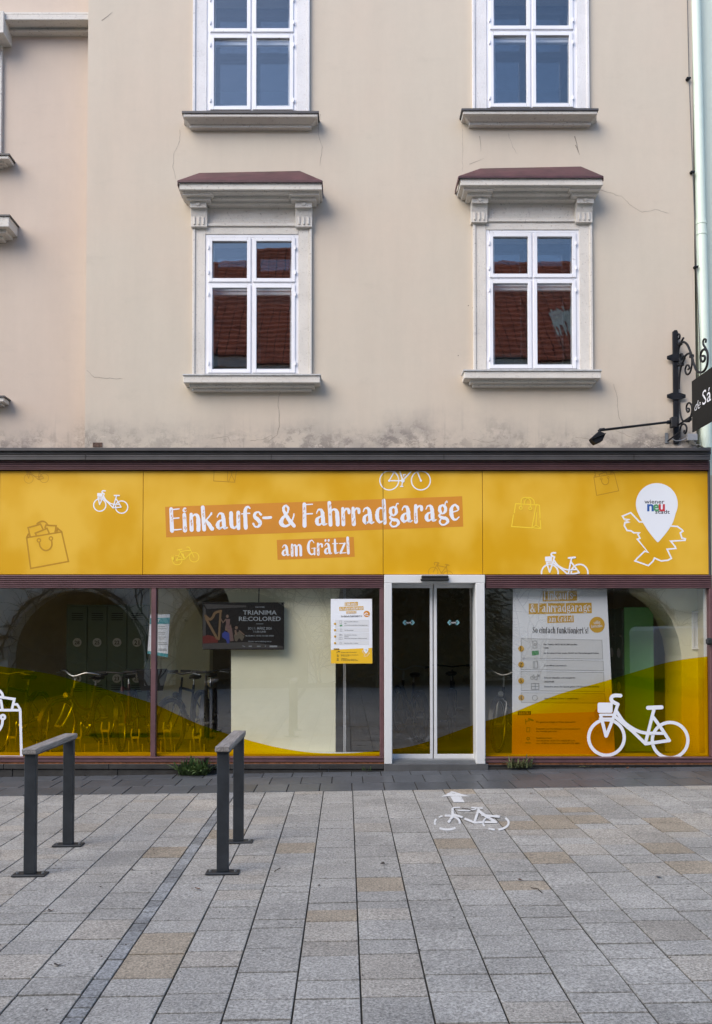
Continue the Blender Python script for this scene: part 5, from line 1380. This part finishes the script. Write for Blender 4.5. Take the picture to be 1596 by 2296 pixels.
scroll('scroll', [(1535, 395), (1510, 345), (1488, 310), (1485, 265), (1502, 240), (1520, 250), (1515, 285)], .011)
scroll('scroll', [(1345, 440), (1300, 422), (1260, 455), (1240, 510), (1215, 560), (1195, 650), (1185, 760), (1180, 870)], .012)
scroll('scroll', [(1342, 480), (1345, 540), (1335, 610), (1315, 665), (1285, 685), (1262, 655), (1262, 605), (1282, 568), (1305, 575), (1312, 605), (1295, 622)], .011)
scroll('scroll', [(1215, 560), (1190, 500), (1195, 440), (1215, 425), (1230, 450), (1225, 480)], .011)
scroll('scroll', [(1188, 1010), (1190, 1100), (1200, 1180), (1225, 1260), (1260, 1275), (1310, 1275)], .011)
scroll('scroll', [(1310, 1275), (1328, 1215), (1345, 1140), (1338, 1070), (1308, 1042), (1280, 1070), (1275, 1120), (1290, 1155), (1308, 1145), (1310, 1118), (1297, 1110)], .011)
scroll('scroll', [(1190, 1480), (1195, 1380), (1215, 1320), (1245, 1308), (1270, 1330), (1278, 1375), (1262, 1425), (1245, 1410), (1250, 1385)], .011)
for x, y in ((1340, 455), (1195, 300), (1215, 560), (1312, 1250)):
    Yq, z = DX(*bq(x, y), XB + .02); ob('collar', MB().box(XB - .002, XB + .042, Yq - .02, Yq + .02, z - .017, z + .017), BLACK, brk, bevel=.004)
Yq, z = DX(*bq(1230, 1275), XB + .02)
ob('lower_rod', MB().tube([(XB + .02, YM, z - .01), (XB + .02, -1.05, z + .02)], .011, 8), BLACK, brk)
hs = root('hanging_sign', (XB + .16, -.6, 3.65), 'black hanging shop sign lettered de Sá below the wrought iron bracket', 'sign')
XS = XB - .03
Y0, zt0 = DX(1550.3, 855, XS); _, zb0 = DX(1554.2, 968, XS)
ob('board', MB().box(XS, XS + .012, Y0 - 1.0, Y0, zb0, zt0), mat('sign_black', (.016, .016, .0155), .6, spec=.12), hs, bevel=.002)
def side_text(name, s, Ya, Yb, zbase, cap, m, bold=0, slant=0.0, rise=0.0):
    fs = font_polys(s, bold); a = min(p[0] for q in fs for p in q); b = max(p[0] for q in fs for p in q); k = (Yb - Ya) / (b - a); kz = cap / .73
    mb = MB()
    for q in fs: mb.poly([(XS - .002, Ya + (p[0] - a) * k - slant * p[1] * kz, zbase + p[1] * kz) for p in q])
    ob(name, mb, m, hs)
ya, zbS = DX(1311.3 + 1478 * .17837, 717.3 + 1075 * .17837, XS); yb, _ = DX(1311.3 + 1586 * .17837, 717.3 + 1040 * .17837, XS)
_, ztS = DX(1311.3 + 1478 * .17837, 717.3 + 885 * .17837, XS)
side_text('lettering', 'Sá', ya, yb, zbS, ztS - zbS, WHITEV)
ya2, zb2 = DX(1311.3 + 1372 * .17837, 717.3 + 1152 * .17837, XS); yb2, _ = DX(1311.3 + 1446 * .17837, 717.3 + 1110 * .17837, XS)
side_text('script_lettering', 'de', ya2, yb2, zb2, .105, WHITEV, -.012, .55)
fl = root('floodlight', (XB, .0, 3.75), 'black floodlight on a long thin arm pointing left over the canopy', 'lamp')
p0, p1 = D(1504, 945.5, .02), D(1354, 963.5, -.55)
ob('arm', MB().tube([(p0[0], .02, p0[1]), (p1[0], -.55, p1[1])], .014, 10), BLACK, fl, smooth=True)
mb = MB(); BX(mb, 1505.5, 1519, 934, 957, -.02, .05); ob('mount_box', mb, BLACKP, fl, bevel=.006)
mb = MB(); BX(mb, 1497, 1505, 942, 949, .0, .04); ob('socket', mb, BLACK, fl)
a = Vector((p1[0], -.55, p1[1])); sc_ = 9.2 / FOC
V = lambda x, y, d: (a.x + (1311.3 + x * .17837 - 1354) * sc_, -.55 + d, a.z - (717.3 + y * .17837 - 963.5) * sc_)
ob('knuckle', MB().tube([V(245, 1375, 0), V(190, 1380, 0), V(175, 1400, 0)], .018, 10), BLACK, fl, smooth=True)
hd = MB().loft([V(165, 1402, -.05), V(243, 1440, -.05), V(205, 1530, -.05), V(118, 1568, -.05), V(78, 1528, -.05), V(62, 1495, -.05)][::-1], [V(165, 1402, .06), V(243, 1440, .06), V(205, 1530, .06), V(118, 1568, .06), V(78, 1528, .06), V(62, 1495, .06)][::-1])
ob('lamp_head', hd, BLACK, fl, bevel=.006)
hd = MB().loft([V(60, 1500, -.075), V(240, 1438, -.075), V(236, 1448, -.075), V(66, 1512, -.075)][::-1], [V(60, 1500, .02), V(240, 1438, .02), V(236, 1448, .02), V(66, 1512, .02)][::-1]); ob('visor', hd, BLACK, fl)
jb = root('junction_box', (D(1552, 985, .05)[0], .05, 3.75), 'small grey junction box under the hanging sign', 'box')
mb = MB(); BX(mb, 1541, 1564, 972, 987, YM - .05, YM); ob('cover', mb, GREYBOX, jb, bevel=.004)
ob('lead', MB().tube(crom([(D(a_, b_, YM - .03)[0], YM - .03, D(a_, b_, YM - .03)[1]) for a_, b_ in ((1541, 980), (1530, 986), (1515, 988), (1504, 982))], 5), .006, 6), GREYBOX, jb, smooth=True)
mb = MB()
for k in range(5): mb.tube(crom([(D(a_, b_, YM - .03 - k * .008)[0], YM - .03 - k * .008, D(a_, b_, YM - .03)[1]) for a_, b_ in ((1545 + k * 2, 988), (1549 + k * 3, 996 + k), (1565, 1000 - k * .5), (1580, 1006))], 5), .005, 5)
ob('cable_bundle', mb, mat('grey_cable', (.25, .23, .2), .7), jb, smooth=True)
wb = root('wall_bracket', (D(1495, 983, .08)[0], .08, 3.7), 'small galvanised angle bracket below the floodlight arm', 'bracket')
mb = MB(); BX(mb, 1491, 1498, 970, 993, YM - .012, YM); ob('plate', mb, ZINC, wb)
ob('strut', MB().tube([(D(1495, 990, YM)[0], YM - .02, D(1495, 990, YM)[1]), (D(1515, 973, YM)[0], -.03, D(1515, 973, YM)[1])], .009, 6), BLACK, wb)

# ------------------------------------------------------------------ leaning rails on the pavement
def rail(x, ya, yb, label):
    zg = gz(x)
    t = root('bike_rail', (x, (ya + yb) / 2, zg), label, 'bike rail', 'leaning rails on the pavement')
    H = .855 - .036
    for yy in (ya, yb):
        o = yy - (ya + yb) / 2
        ob('post', MB().box(-.040, .040, o - .020, o + .020, .012, H), STEEL, t, bevel=.004, local=True)
        pl = ob('base_plate', MB().box(-.112, .112, o - .05, o + .05, .0, .013), STEEL, t, bevel=.003, local=True)
        for sx in (-.085, .085): ob('bolt', MB().tube([(sx, o, .012), (sx, o, .022)], .010, 6), ZINC, pl)
    hw = (yb - ya) / 2 + .045
    bm = MB().box(-.050, .050, -hw, hw, H, H + .037)
    ob('beam', bm, WOOD, t, bevel=.005, local=True)
    ob('beam_strap', MB().box(-.047, .047, -hw + .02, hw - .02, H - .006, H - .0005), STEEL, t, local=True)
    return t
rail(-2.138, -3.985, -3.20, 'left leaning rail with grey wooden top in front of the white bag sticker')
rail(-.832, -4.005, -3.18, 'right leaning rail with grey wooden top in front of the cream pier')

sl = root('sleeper', (-3.0, -3.43, gz(-3.0)), 'end of a dark weathered wooden beam lying at the left edge of the pavement', 'beam')
ob('timber', MB().box(-4.0, G(13, 1900)[0], -3.50, -3.40, gz(-3.2) + .004, gz(-3.2) + .058), mat('dark_timber', (.05, .045, .04), .85, var=.4, vscale=14), sl, bevel=.008)

# ------------------------------------------------------------------ weeds and fallen leaves
def leaf_blade(mb, base, ang, length, width, rise, droop, seg=4):
    d = Vector((math.cos(ang), math.sin(ang), 0)); n_ = Vector((-d.y, d.x, 0)); L, R2 = [], []
    for i in range(seg + 1):
        t = i / seg; p = Vector(base) + d * (length * t * math.cos(rise) ) + Vector((0, 0, length * (math.sin(rise) * t - droop * t * t)))
        w = width * (math.sin(math.pi * min(1, .12 + t * .9)) ** .8) * (1 if i < seg else .15)
        L.append(p + n_ * w + Vector((0, 0, w * .3))); R2.append(p - n_ * w + Vector((0, 0, w * .3)))
    k = len(mb.v)
    for a, b in zip(L, R2): mb.v += [tuple(a), tuple(b)]
    mb.f += [(k + 2 * i, k + 2 * i + 1, k + 2 * i + 3, k + 2 * i + 2) for i in range(seg)]
def weed(xd, yd, n_, size, label, m, flat=False, spread=1.0, seed=1):
    rr = random.Random(seed); x, z = D(xd, yd, -.07); t = root('weed', (x, -.07, z), label, 'weed', 'weeds along the shopfront foot')
    mb = MB()
    for i in range(n_):
        a = rr.uniform(math.pi * .85, math.pi * 2.15) if not flat else rr.choice([rr.uniform(-.7, .3), rr.uniform(math.pi - .3, math.pi + .7)])
        b = (rr.uniform(-.5, .5) * size * spread, rr.uniform(-.3, .1) * size * .5, 0)
        leaf_blade(mb, b, a, size * rr.uniform(.45, 1.0), size * rr.uniform(.028, .055), rr.uniform(.8, 1.5) if not flat else rr.uniform(.05, .5), rr.uniform(.1, .6))
    ob('leaves', mb, m, t, local=True)
    return t
weed(434, 1737, 210, .32, 'large bushy green weed at the plinth left of the right handrail', LEAF, seed=3)
weed(10, 1752, 40, .20, 'sprawling pale weed at the plinth by the left edge', LEAF2, True, 1.8, 4)
weed(1165, 1721, 90, .20, 'grassy weed at the foot of the right shop window', LEAF2, False, 1.4, 5)
weed(822, 1727, 26, .08, 'tiny weed at the plinth beside the door frame', LEAF, False, 1.4, 6)
weed(1092, 1705, 14, .07, 'tiny weed growing at the right foot of the white door frame', LEAF, False, .8, 7)
weed(1310, 1718, 16, .06, 'tiny weed below the white bicycle sticker', LEAF2, True, 1.4, 8)
def dry_leaf(p, size, seed, label, m=DRYLEAF):
    rr = random.Random(seed); x, y = p; z = gz(x) + .004
    mb = MB(); k = 6
    ring_ = [(size * (.9 if i % 2 else .6) * math.cos(2 * math.pi * i / k), size * .5 * (1.1 if i % 2 else .75) * math.sin(2 * math.pi * i / k), rr.uniform(.05, .5) * size) for i in range(k)]
    mb.v = [(0, 0, size * .12)] + ring_; mb.f = [(0, 1 + i, 1 + (i + 1) % k) for i in range(k)]
    mb.tube([(size * .8, 0, size * .1), (size * 1.4, size * .1, size * .05)], size * .04, 4)
    o = ob('fallen_leaf', mb, m); o.location = (x, y, z); o.rotation_euler = (rr.uniform(-.2, .2), rr.uniform(-.2, .2), rr.uniform(0, 6))
    tag(o, label, 'leaf', 'fallen leaves on the pavement')
for i, (a, b, s, lb, m) in enumerate([
    (442, 1995, .030, 'dark red leaf on the paving in front of the right handrail', DRYLEAF), (859, 1939, .030, 'dark curled leaf on the paving left of the painted bicycle', DRYDARK), (1165, 1975, .025, 'small brown leaf on the paving below the painted bicycle', DRYLEAF),
    (1477, 1968, .036, 'dark curled leaf far right on the paving', DRYDARK), (715, 1986, .017, 'tiny round grey leaf on the middle paving', DRYDARK), (225, 1991, .018, 'tiny dark leaf on the tan slab behind the strip', DRYDARK),
    (296, 1952, .022, 'small flat dark leaf right of the left handrail foot', DRYDARK), (1192, 1780, .028, 'reddish leaf near the basalt band right of the painted arrow', DRYLEAF), (112, 2044, .03, 'thin reddish leaf on the lower left paving', DRYLEAF), (128, 2166, .03, 'dark flat leaf on the bottom left paving', DRYDARK)]):
    dry_leaf(G(a, b), s, i, lb, m)
dry_leaf(G(240, 1735), .035, 20, 'orange brown leaf against the plinth behind the left handrail'); dry_leaf(G(190, 1740), .03, 21, 'brown leaf beside the far post of the left handrail', DRYDARK)
for i in range(9): dry_leaf((D(1330 + i * 19 + rng.uniform(-6, 6), 1715, -.09)[0], rng.uniform(-.12, -.05)), rng.uniform(.018, .034), 40 + i, ['first', 'second', 'third', 'fourth', 'fifth', 'sixth', 'seventh', 'eighth', 'ninth'][i] + ' dry leaf from the left along the foot of the right window', rng.choice([DRYLEAF, DRYDARK]))
def twig(a, b, c, d, label):
    p, q = G(a, b), G(c, d); mid = ((p[0] + q[0]) / 2 + .01, (p[1] + q[1]) / 2 + .01)
    o = ob('twig', MB().tube([(p[0], p[1], gz(p[0]) + .006), (mid[0], mid[1], gz(mid[0]) + .012), (q[0], q[1], gz(q[0]) + .006)], .003, 5), DRYDARK); tag(o, label, 'twig')
twig(615, 1955, 628, 1949, 'thin dark twig on the pale slab right of the right handrail'); twig(1035, 1813, 1060, 1820, 'thin dark twig lying across the painted bicycle'); twig(1190, 3555 / 1.7845, 1215, 3575 / 1.7845, 'short twig on the paving below the painted bicycle')

# grit and crumbs in the joints and along the foot of the shopfront
mb = MB(); rr = random.Random(77)
for i in range(420):
    if i < 150: x, y = rr.uniform(-4.3, 4.3), -.06 - abs(rr.gauss(0, .06))
    else:
        y = -1.2 - 5.2 * rr.random() ** 1.3; x = rr.uniform(-.48, .48) * (y + DIST)
        if rr.random() < .6: x = .065 + .3035 * round((x - .065) / .3035) + rr.gauss(0, .008) if x > 0 else x
    z = gz(x) + .001; r_ = rr.uniform(.002, .0065); a = rr.uniform(0, 6.28)
    P = [(x + r_ * math.cos(a + q_ * 2.1) * (1.8 if q_ == 0 else 1), y + r_ * math.sin(a + q_ * 2.1), z) for q_ in range(3)] + [(x, y, z + r_ * .7)]
    k = len(mb.v); mb.v += P; mb.f += [(k, k + 1, k + 3), (k + 1, k + 2, k + 3), (k + 2, k, k + 3)]
tag(ob('debris', mb, DRYDARK), kind='stuff')

# ------------------------------------------------------------------ the other side of the square (seen in the panes)
YA = -16.25; TT = DIST - YA
mx = lambda xd: (xd - PPX) / FOC * TT
mz = lambda yd: EYE + (PPY + FOC * math.tan(PITCH) - yd) / FOC * TT
ar_ = root('arcade_building', (0, YA, 0), 'cream arcaded building with red tiled roof across the square', 'building')
ACOL = plaster('arcade_plaster', (0.80, 0.77, 0.66), (0.78, 0.74, 0.62))
arch = [(-719, -413), (-351, -45), (17, 323), (385, 691), (753, 1059), (1225, 1530), (1592, 1898), (1960, 2266)]
zc = mz(1324); zr = zc - (mx(323) - mx(17)) / 2
top = 9.9; X0, X1 = -24, 24
segs = []
mb = MB()
def wp(x, z, y=YA): return (x, y, z)
prev = X0
for a, b in arch:
    xa, xb = mx(a), mx(b); r = (xb - xa) / 2; c = (xa + xb) / 2; n_ = 18
    mb.poly([wp(prev, -1), wp(prev, top), wp(xa, top), wp(xa, -1)]) if prev < xa else None
    pts = [(c + r * math.cos(math.pi - math.pi * i / n_), zr + (zc - zr) * math.sin(math.pi * i / n_)) for i in range(n_ + 1)]
    for (x1, z1_), (x2, z2_) in zip(pts, pts[1:]): mb.poly([wp(x1, z1_), wp(x1, top), wp(x2, top), wp(x2, z2_)])
    full = [(xa, -1)] + pts + [(xb, -1)]
    for (x1, z1_), (x2, z2_) in zip(full, full[1:]): mb.poly([wp(x1, z1_), wp(x2, z2_), wp(x2, z2_, YA - .6), wp(x1, z1_, YA - .6)])
    prev = xb
mb.poly([wp(prev, -1), wp(prev, top), wp(X1, top), wp(X1, -1)])
mb.poly([wp(X0, -1), wp(X0, top), wp(X0, top, YA - 12), wp(X0, -1, YA - 12)]); mb.poly([wp(X1, -1), wp(X1, top), wp(X1, top, YA - 12), wp(X1, -1, YA - 12)])
ob('wall', mb, ACOL, ar_)
for a, b in arch:
    xa, xb = mx(a), mx(b); r = (xb - xa) / 2; c = (xa + xb) / 2; mb = MB(); P1, P2 = [], []
    for i in range(25):
        t = math.pi - math.pi * i / 24
        P1.append((c + (r + .02) * math.cos(t), zr + (zc - zr + .02) * math.sin(t))); P2.append((c + (r + .32) * math.cos(t), zr + (zc - zr + .32) * math.sin(t)))
    for i in range(24):
        mb.poly([wp(*P1[i], YA + .06), wp(*P1[i + 1], YA + .06), wp(*P2[i + 1], YA + .06), wp(*P2[i], YA + .06)]); mb.poly([wp(*P2[i], YA + .06), wp(*P2[i + 1], YA + .06), wp(*P2[i + 1], YA), wp(*P2[i], YA)]); mb.poly([wp(*P1[i], YA + .06), wp(*P1[i + 1], YA + .06), wp(*P1[i + 1], YA), wp(*P1[i], YA)])
    ob('arch_moulding', mb, mat('arch_stone', (.62, .59, .5), .9, var=.1), ar_)
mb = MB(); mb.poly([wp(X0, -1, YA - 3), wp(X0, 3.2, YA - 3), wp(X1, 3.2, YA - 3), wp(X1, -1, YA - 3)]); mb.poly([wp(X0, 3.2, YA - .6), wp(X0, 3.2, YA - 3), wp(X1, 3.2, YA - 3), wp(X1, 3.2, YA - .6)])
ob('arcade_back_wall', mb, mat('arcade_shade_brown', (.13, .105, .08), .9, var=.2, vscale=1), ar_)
WG = mat('far_window_dark', (.03, .032, .035), .15)
for i in range(12):
    cx = -20.5 + i * 3.75
    for zz in (4.3, 7.2):
        w = ob('window', MB().box(cx - .62, cx + .62, YA, YA + .05, zz - .1, zz + 1.75), TRIM, ar_)
        ob('pane', MB().box(cx - .5, cx - .03, YA + .05, YA + .055, zz, zz + 1.65).box(cx + .03, cx + .5, YA + .05, YA + .055, zz, zz + 1.65), WG, w)
ob('eaves', MB().box(X0, X1, YA, YA + .45, top - .35, top), TRIM, ar_)
TILE = mat('old_roof_tiles', (.66, .17, .08), .85, var=.35, vscale=3, bump=.5, bscale=18)
mb = MB(); n_ = 24; y0_, z0_, y1_, z1_ = YA + .55, top, YA - 5.2, 15.7
for i in range(n_):
    ta, tb = i / n_, (i + 1) / n_
    ya_, za_, yb_, zb_ = y0_ + (y1_ - y0_) * ta, z0_ + (z1_ - z0_) * ta, y0_ + (y1_ - y0_) * tb, z0_ + (z1_ - z0_) * tb
    w0 = .3
    nx_ = int((X1 - X0) / w0)
    for j in range(nx_):
        xq = X0 + j * w0; dz = rng.uniform(0, .025)
        mb.poly([(xq + .01, ya_ + .02, za_ + .06 + dz), (xq + w0 - .01, ya_ + .02, za_ + .06 + dz), (xq + w0 - .01, yb_, zb_ + .01), (xq + .01, yb_, zb_ + .01)][::-1])
        mb.poly([(xq + .01, ya_ + .02, za_ + .06 + dz), (xq + .01, ya_ + .02, za_), (xq + w0 - .01, ya_ + .02, za_), (xq + w0 - .01, ya_ + .02, za_ + .06 + dz)][::-1])
ro = ob('roof', mb, TILE, ar_)
ob('roof_deck', MB().prism_x([(y0_, z0_ - .02), (y1_, z1_ - .02), (YA - 12, top)], X0, X1), mat('roof_deck_dark', (.05, .02, .015), .9), ar_)
strips_ = MB(); rr = random.Random(31)  # pale strips added on the roof to give the upper pane its bright dripping reflection
for i in range(15):
    xq = 6.55 + i * .055; ta, tb = .40 + rr.uniform(-.03, .03), rr.uniform(.15, .30)
    f_ = lambda t: (y0_ + (y1_ - y0_) * t, z0_ + (z1_ - z0_) * t + .11)
    (ya_, za_), (yb_, zb_) = f_(ta), f_(tb); strips_.poly([(xq, yb_, zb_), (xq + .05, yb_ + .05, zb_ - .04), (xq + .055, ya_, za_), (xq, ya_, za_)])
ob('mirrored_patch', strips_, mat('mirrored_patch_cream', (.74, .70, .54), .9, var=.2, vscale=8), ar_)
ob('dormer', MB().box(-11, -9.4, YA - 3.4, YA - .6, 10.6, 12.6), TRIM, ar_)

# climbing plant on the arcade
vi = root('climbing_vine', (mx(360), YA + .1, 0), 'leafless climbing vine on the arcade piers across the square', 'climbing plant')
mb = MB(); rr = random.Random(5)
def creeper(x, z, ang, L, r, depth=0):
    P = [(x, YA + .1, z)]; 
    for i in range(int(L / .25)):
        ang += rr.uniform(-.45, .45); x += .25 * math.cos(ang); z += .25 * math.sin(ang); P.append((x, YA + .08 + rr.uniform(0, .12), z))
        if depth < 3 and rr.random() < .38: creeper(x, z, ang + rr.choice([-1, 1]) * rr.uniform(.5, 1.2), L * rr.uniform(.3, .6), r * .6, depth + 1)
    if len(P) > 1: mb.tube(P, [r * (1 - .7 * i / len(P)) for i in range(len(P))], 4)
for xx in (-25, 345, 362, 372, 700, 722, 735, 1130, 1180): creeper(mx(xx), -.6, math.pi / 2 + rr.uniform(-.2, .2), 6, .035)
for a, b in arch[2:6]:
    xa, xb = mx(a), mx(b); r = (xb - xa) / 2 + .15; c = (xa + xb) / 2
    for k in range(2):
        mb.tube([(c + (r + rr.uniform(-.1, .1)) * math.cos(t * math.pi / 20), YA + .14, zr + (zc - zr + .15 + rr.uniform(-.08, .08)) * math.sin(t * math.pi / 20)) for t in range(21)], .022, 4)
        for t in range(1, 20):
            for _ in range(3): creeper(c + r * math.cos(t * math.pi / 20), zr + (zc - zr + .1) * math.sin(t * math.pi / 20), rr.uniform(0, 6.3), rr.uniform(.3, .9), .012, 2)
ob('stems', mb, BARK, vi)

# trees in the square behind the viewer
def conifer(x, y, H, R, label, seed):
    rr = random.Random(seed); t = root('conifer', (x, y, gz(x)), label, 'tree', 'trees behind the viewer')
    ob('trunk', MB().tube([(0, 0, -.2), (0, 0, H * .9)], [.16, .03], 8), BARK, t, local=True)
    mb = MB()
    for i in range(5200):
        h = rr.random() ** 1.15; z = .25 + h * (H - .25); rad = R * (1 - h) ** .75 * rr.uniform(.55, 1.08) * (1 + .18 * math.sin(z * 5 + rr.random())); a = rr.uniform(0, 6.283)
        c = Vector((rad * math.cos(a), rad * math.sin(a), z)); u = Vector((math.cos(a), math.sin(a), rr.uniform(-.7, .1))).normalized() * rr.uniform(.10, .22); w = Vector((-math.sin(a), math.cos(a), rr.uniform(-.4, .4))) * rr.uniform(.03, .07)
        mb.poly([c - u * .4 - w * .4, c - u * .4 + w * .4, c + u * .5 + w, c + u, c + u * .5 - w])
    ob('crown', mb, mat('conifer_green', (.028, .042, .02), .8, var=.4, vscale=3), t, local=True)
conifer(2.0, -14.6, 6.5, 1.75, 'dark slim conifer standing left in front of the arcade', 1)
conifer(3.6, -14.9, 7.5, 1.5, 'taller dark conifer standing right in front of the arcade', 2)
bt = root('bare_tree', (.9, -13.6, 0), 'bare branched young tree beside the conifers', 'tree', 'trees behind the viewer')
mb = MB(); rr = random.Random(9)
def limb(p, d, L, r, k):
    pts = [p]; q_ = p
    for i in range(5):
        d = (d + Vector((rr.uniform(-.2, .2), rr.uniform(-.2, .2), rr.uniform(-.05, .15)))).normalized(); q_ = q_ + d * L / 5; pts.append(q_)
        if k and i >= 1:
            for _ in range(2 if k > 1 else 1): limb(q_, (d + Vector((rr.uniform(-1, 1), rr.uniform(-1, 1), rr.uniform(-.1, .6)))).normalized(), L * rr.uniform(.4, .65), r * .5, k - 1)
    mb.tube(pts, [r * (1 - .12 * i) for i in range(6)], 5 if k else 3)
limb(Vector((0, 0, 1.6)), Vector((0, 0, 1)), 2.4, .05, 3)
ob('branches', mb, BARK, bt, local=True); ob('trunk', MB().tube([(0, 0, -.2), (.03, 0, .9), (0, 0, 1.65)], [.085, .065, .052], 8), BARK, bt, smooth=True, local=True)

# white van parked to the right, behind the viewer's shoulder
VX, VY = 8.3, -11.5
vn = root('van', (VX, VY, gz(VX)), 'white delivery van parked across the square with dark windows and wheels', 'van')
prof = [(-1.0, .35), (-1.0, 1.75), (-.9, 1.88), (1.35, 1.90), (1.75, 1.72), (2.25, 1.12), (2.95, .98), (3.1, .78), (3.1, .35)]
VW = mat('van_white', (.45, .46, .47), .3, coat=.2)
def vprism(pr_, w0, w1): return MB().loft([(x, -w0, z) for x, z in pr_], [(x, w1, z) for x, z in pr_])
ob('body', vprism(prof, .92, .92), VW, vn, bevel=.06, local=True)
ob('side_window', MB().poly([(1.0, .925, 1.2), (1.95, .925, 1.2), (1.62, .925, 1.68), (1.0, .925, 1.68)]), WG, vn, local=True)
ob('windscreen', MB().poly([(2.2, -.75, 1.2), (2.2, .75, 1.2), (1.79, .70, 1.71), (1.79, -.70, 1.71)]), WG, vn, local=True)
for x_ in (-.35, 2.35):
    for s in (-.93, .93):
        w = ob('wheel', MB().tube([(x_, s - .1, .31), (x_, s + .02 * (1 if s > 0 else -1), .31)], .31, 24), RUBBER, vn, local=True); ob('hub', MB().tube([(x_, s + .005 * s, .31), (x_, s + .03 * s, .31)], .18, 16), ZINC, w)
ob('bumper', MB().box(3.0, 3.14, -.9, .9, .32, .55), BLACKP, vn, bevel=.03, local=True)
fs = font_polys('IHR LA', .01); mb = MB()
for q_ in fs: mb.poly([(.75 - p[0] * .36, .924, 1.32 + p[1] * .3) for p in q_])
ob('lettering', mb, GREYINK, vn, local=True)
vn.scale = (.9, .9, .84)
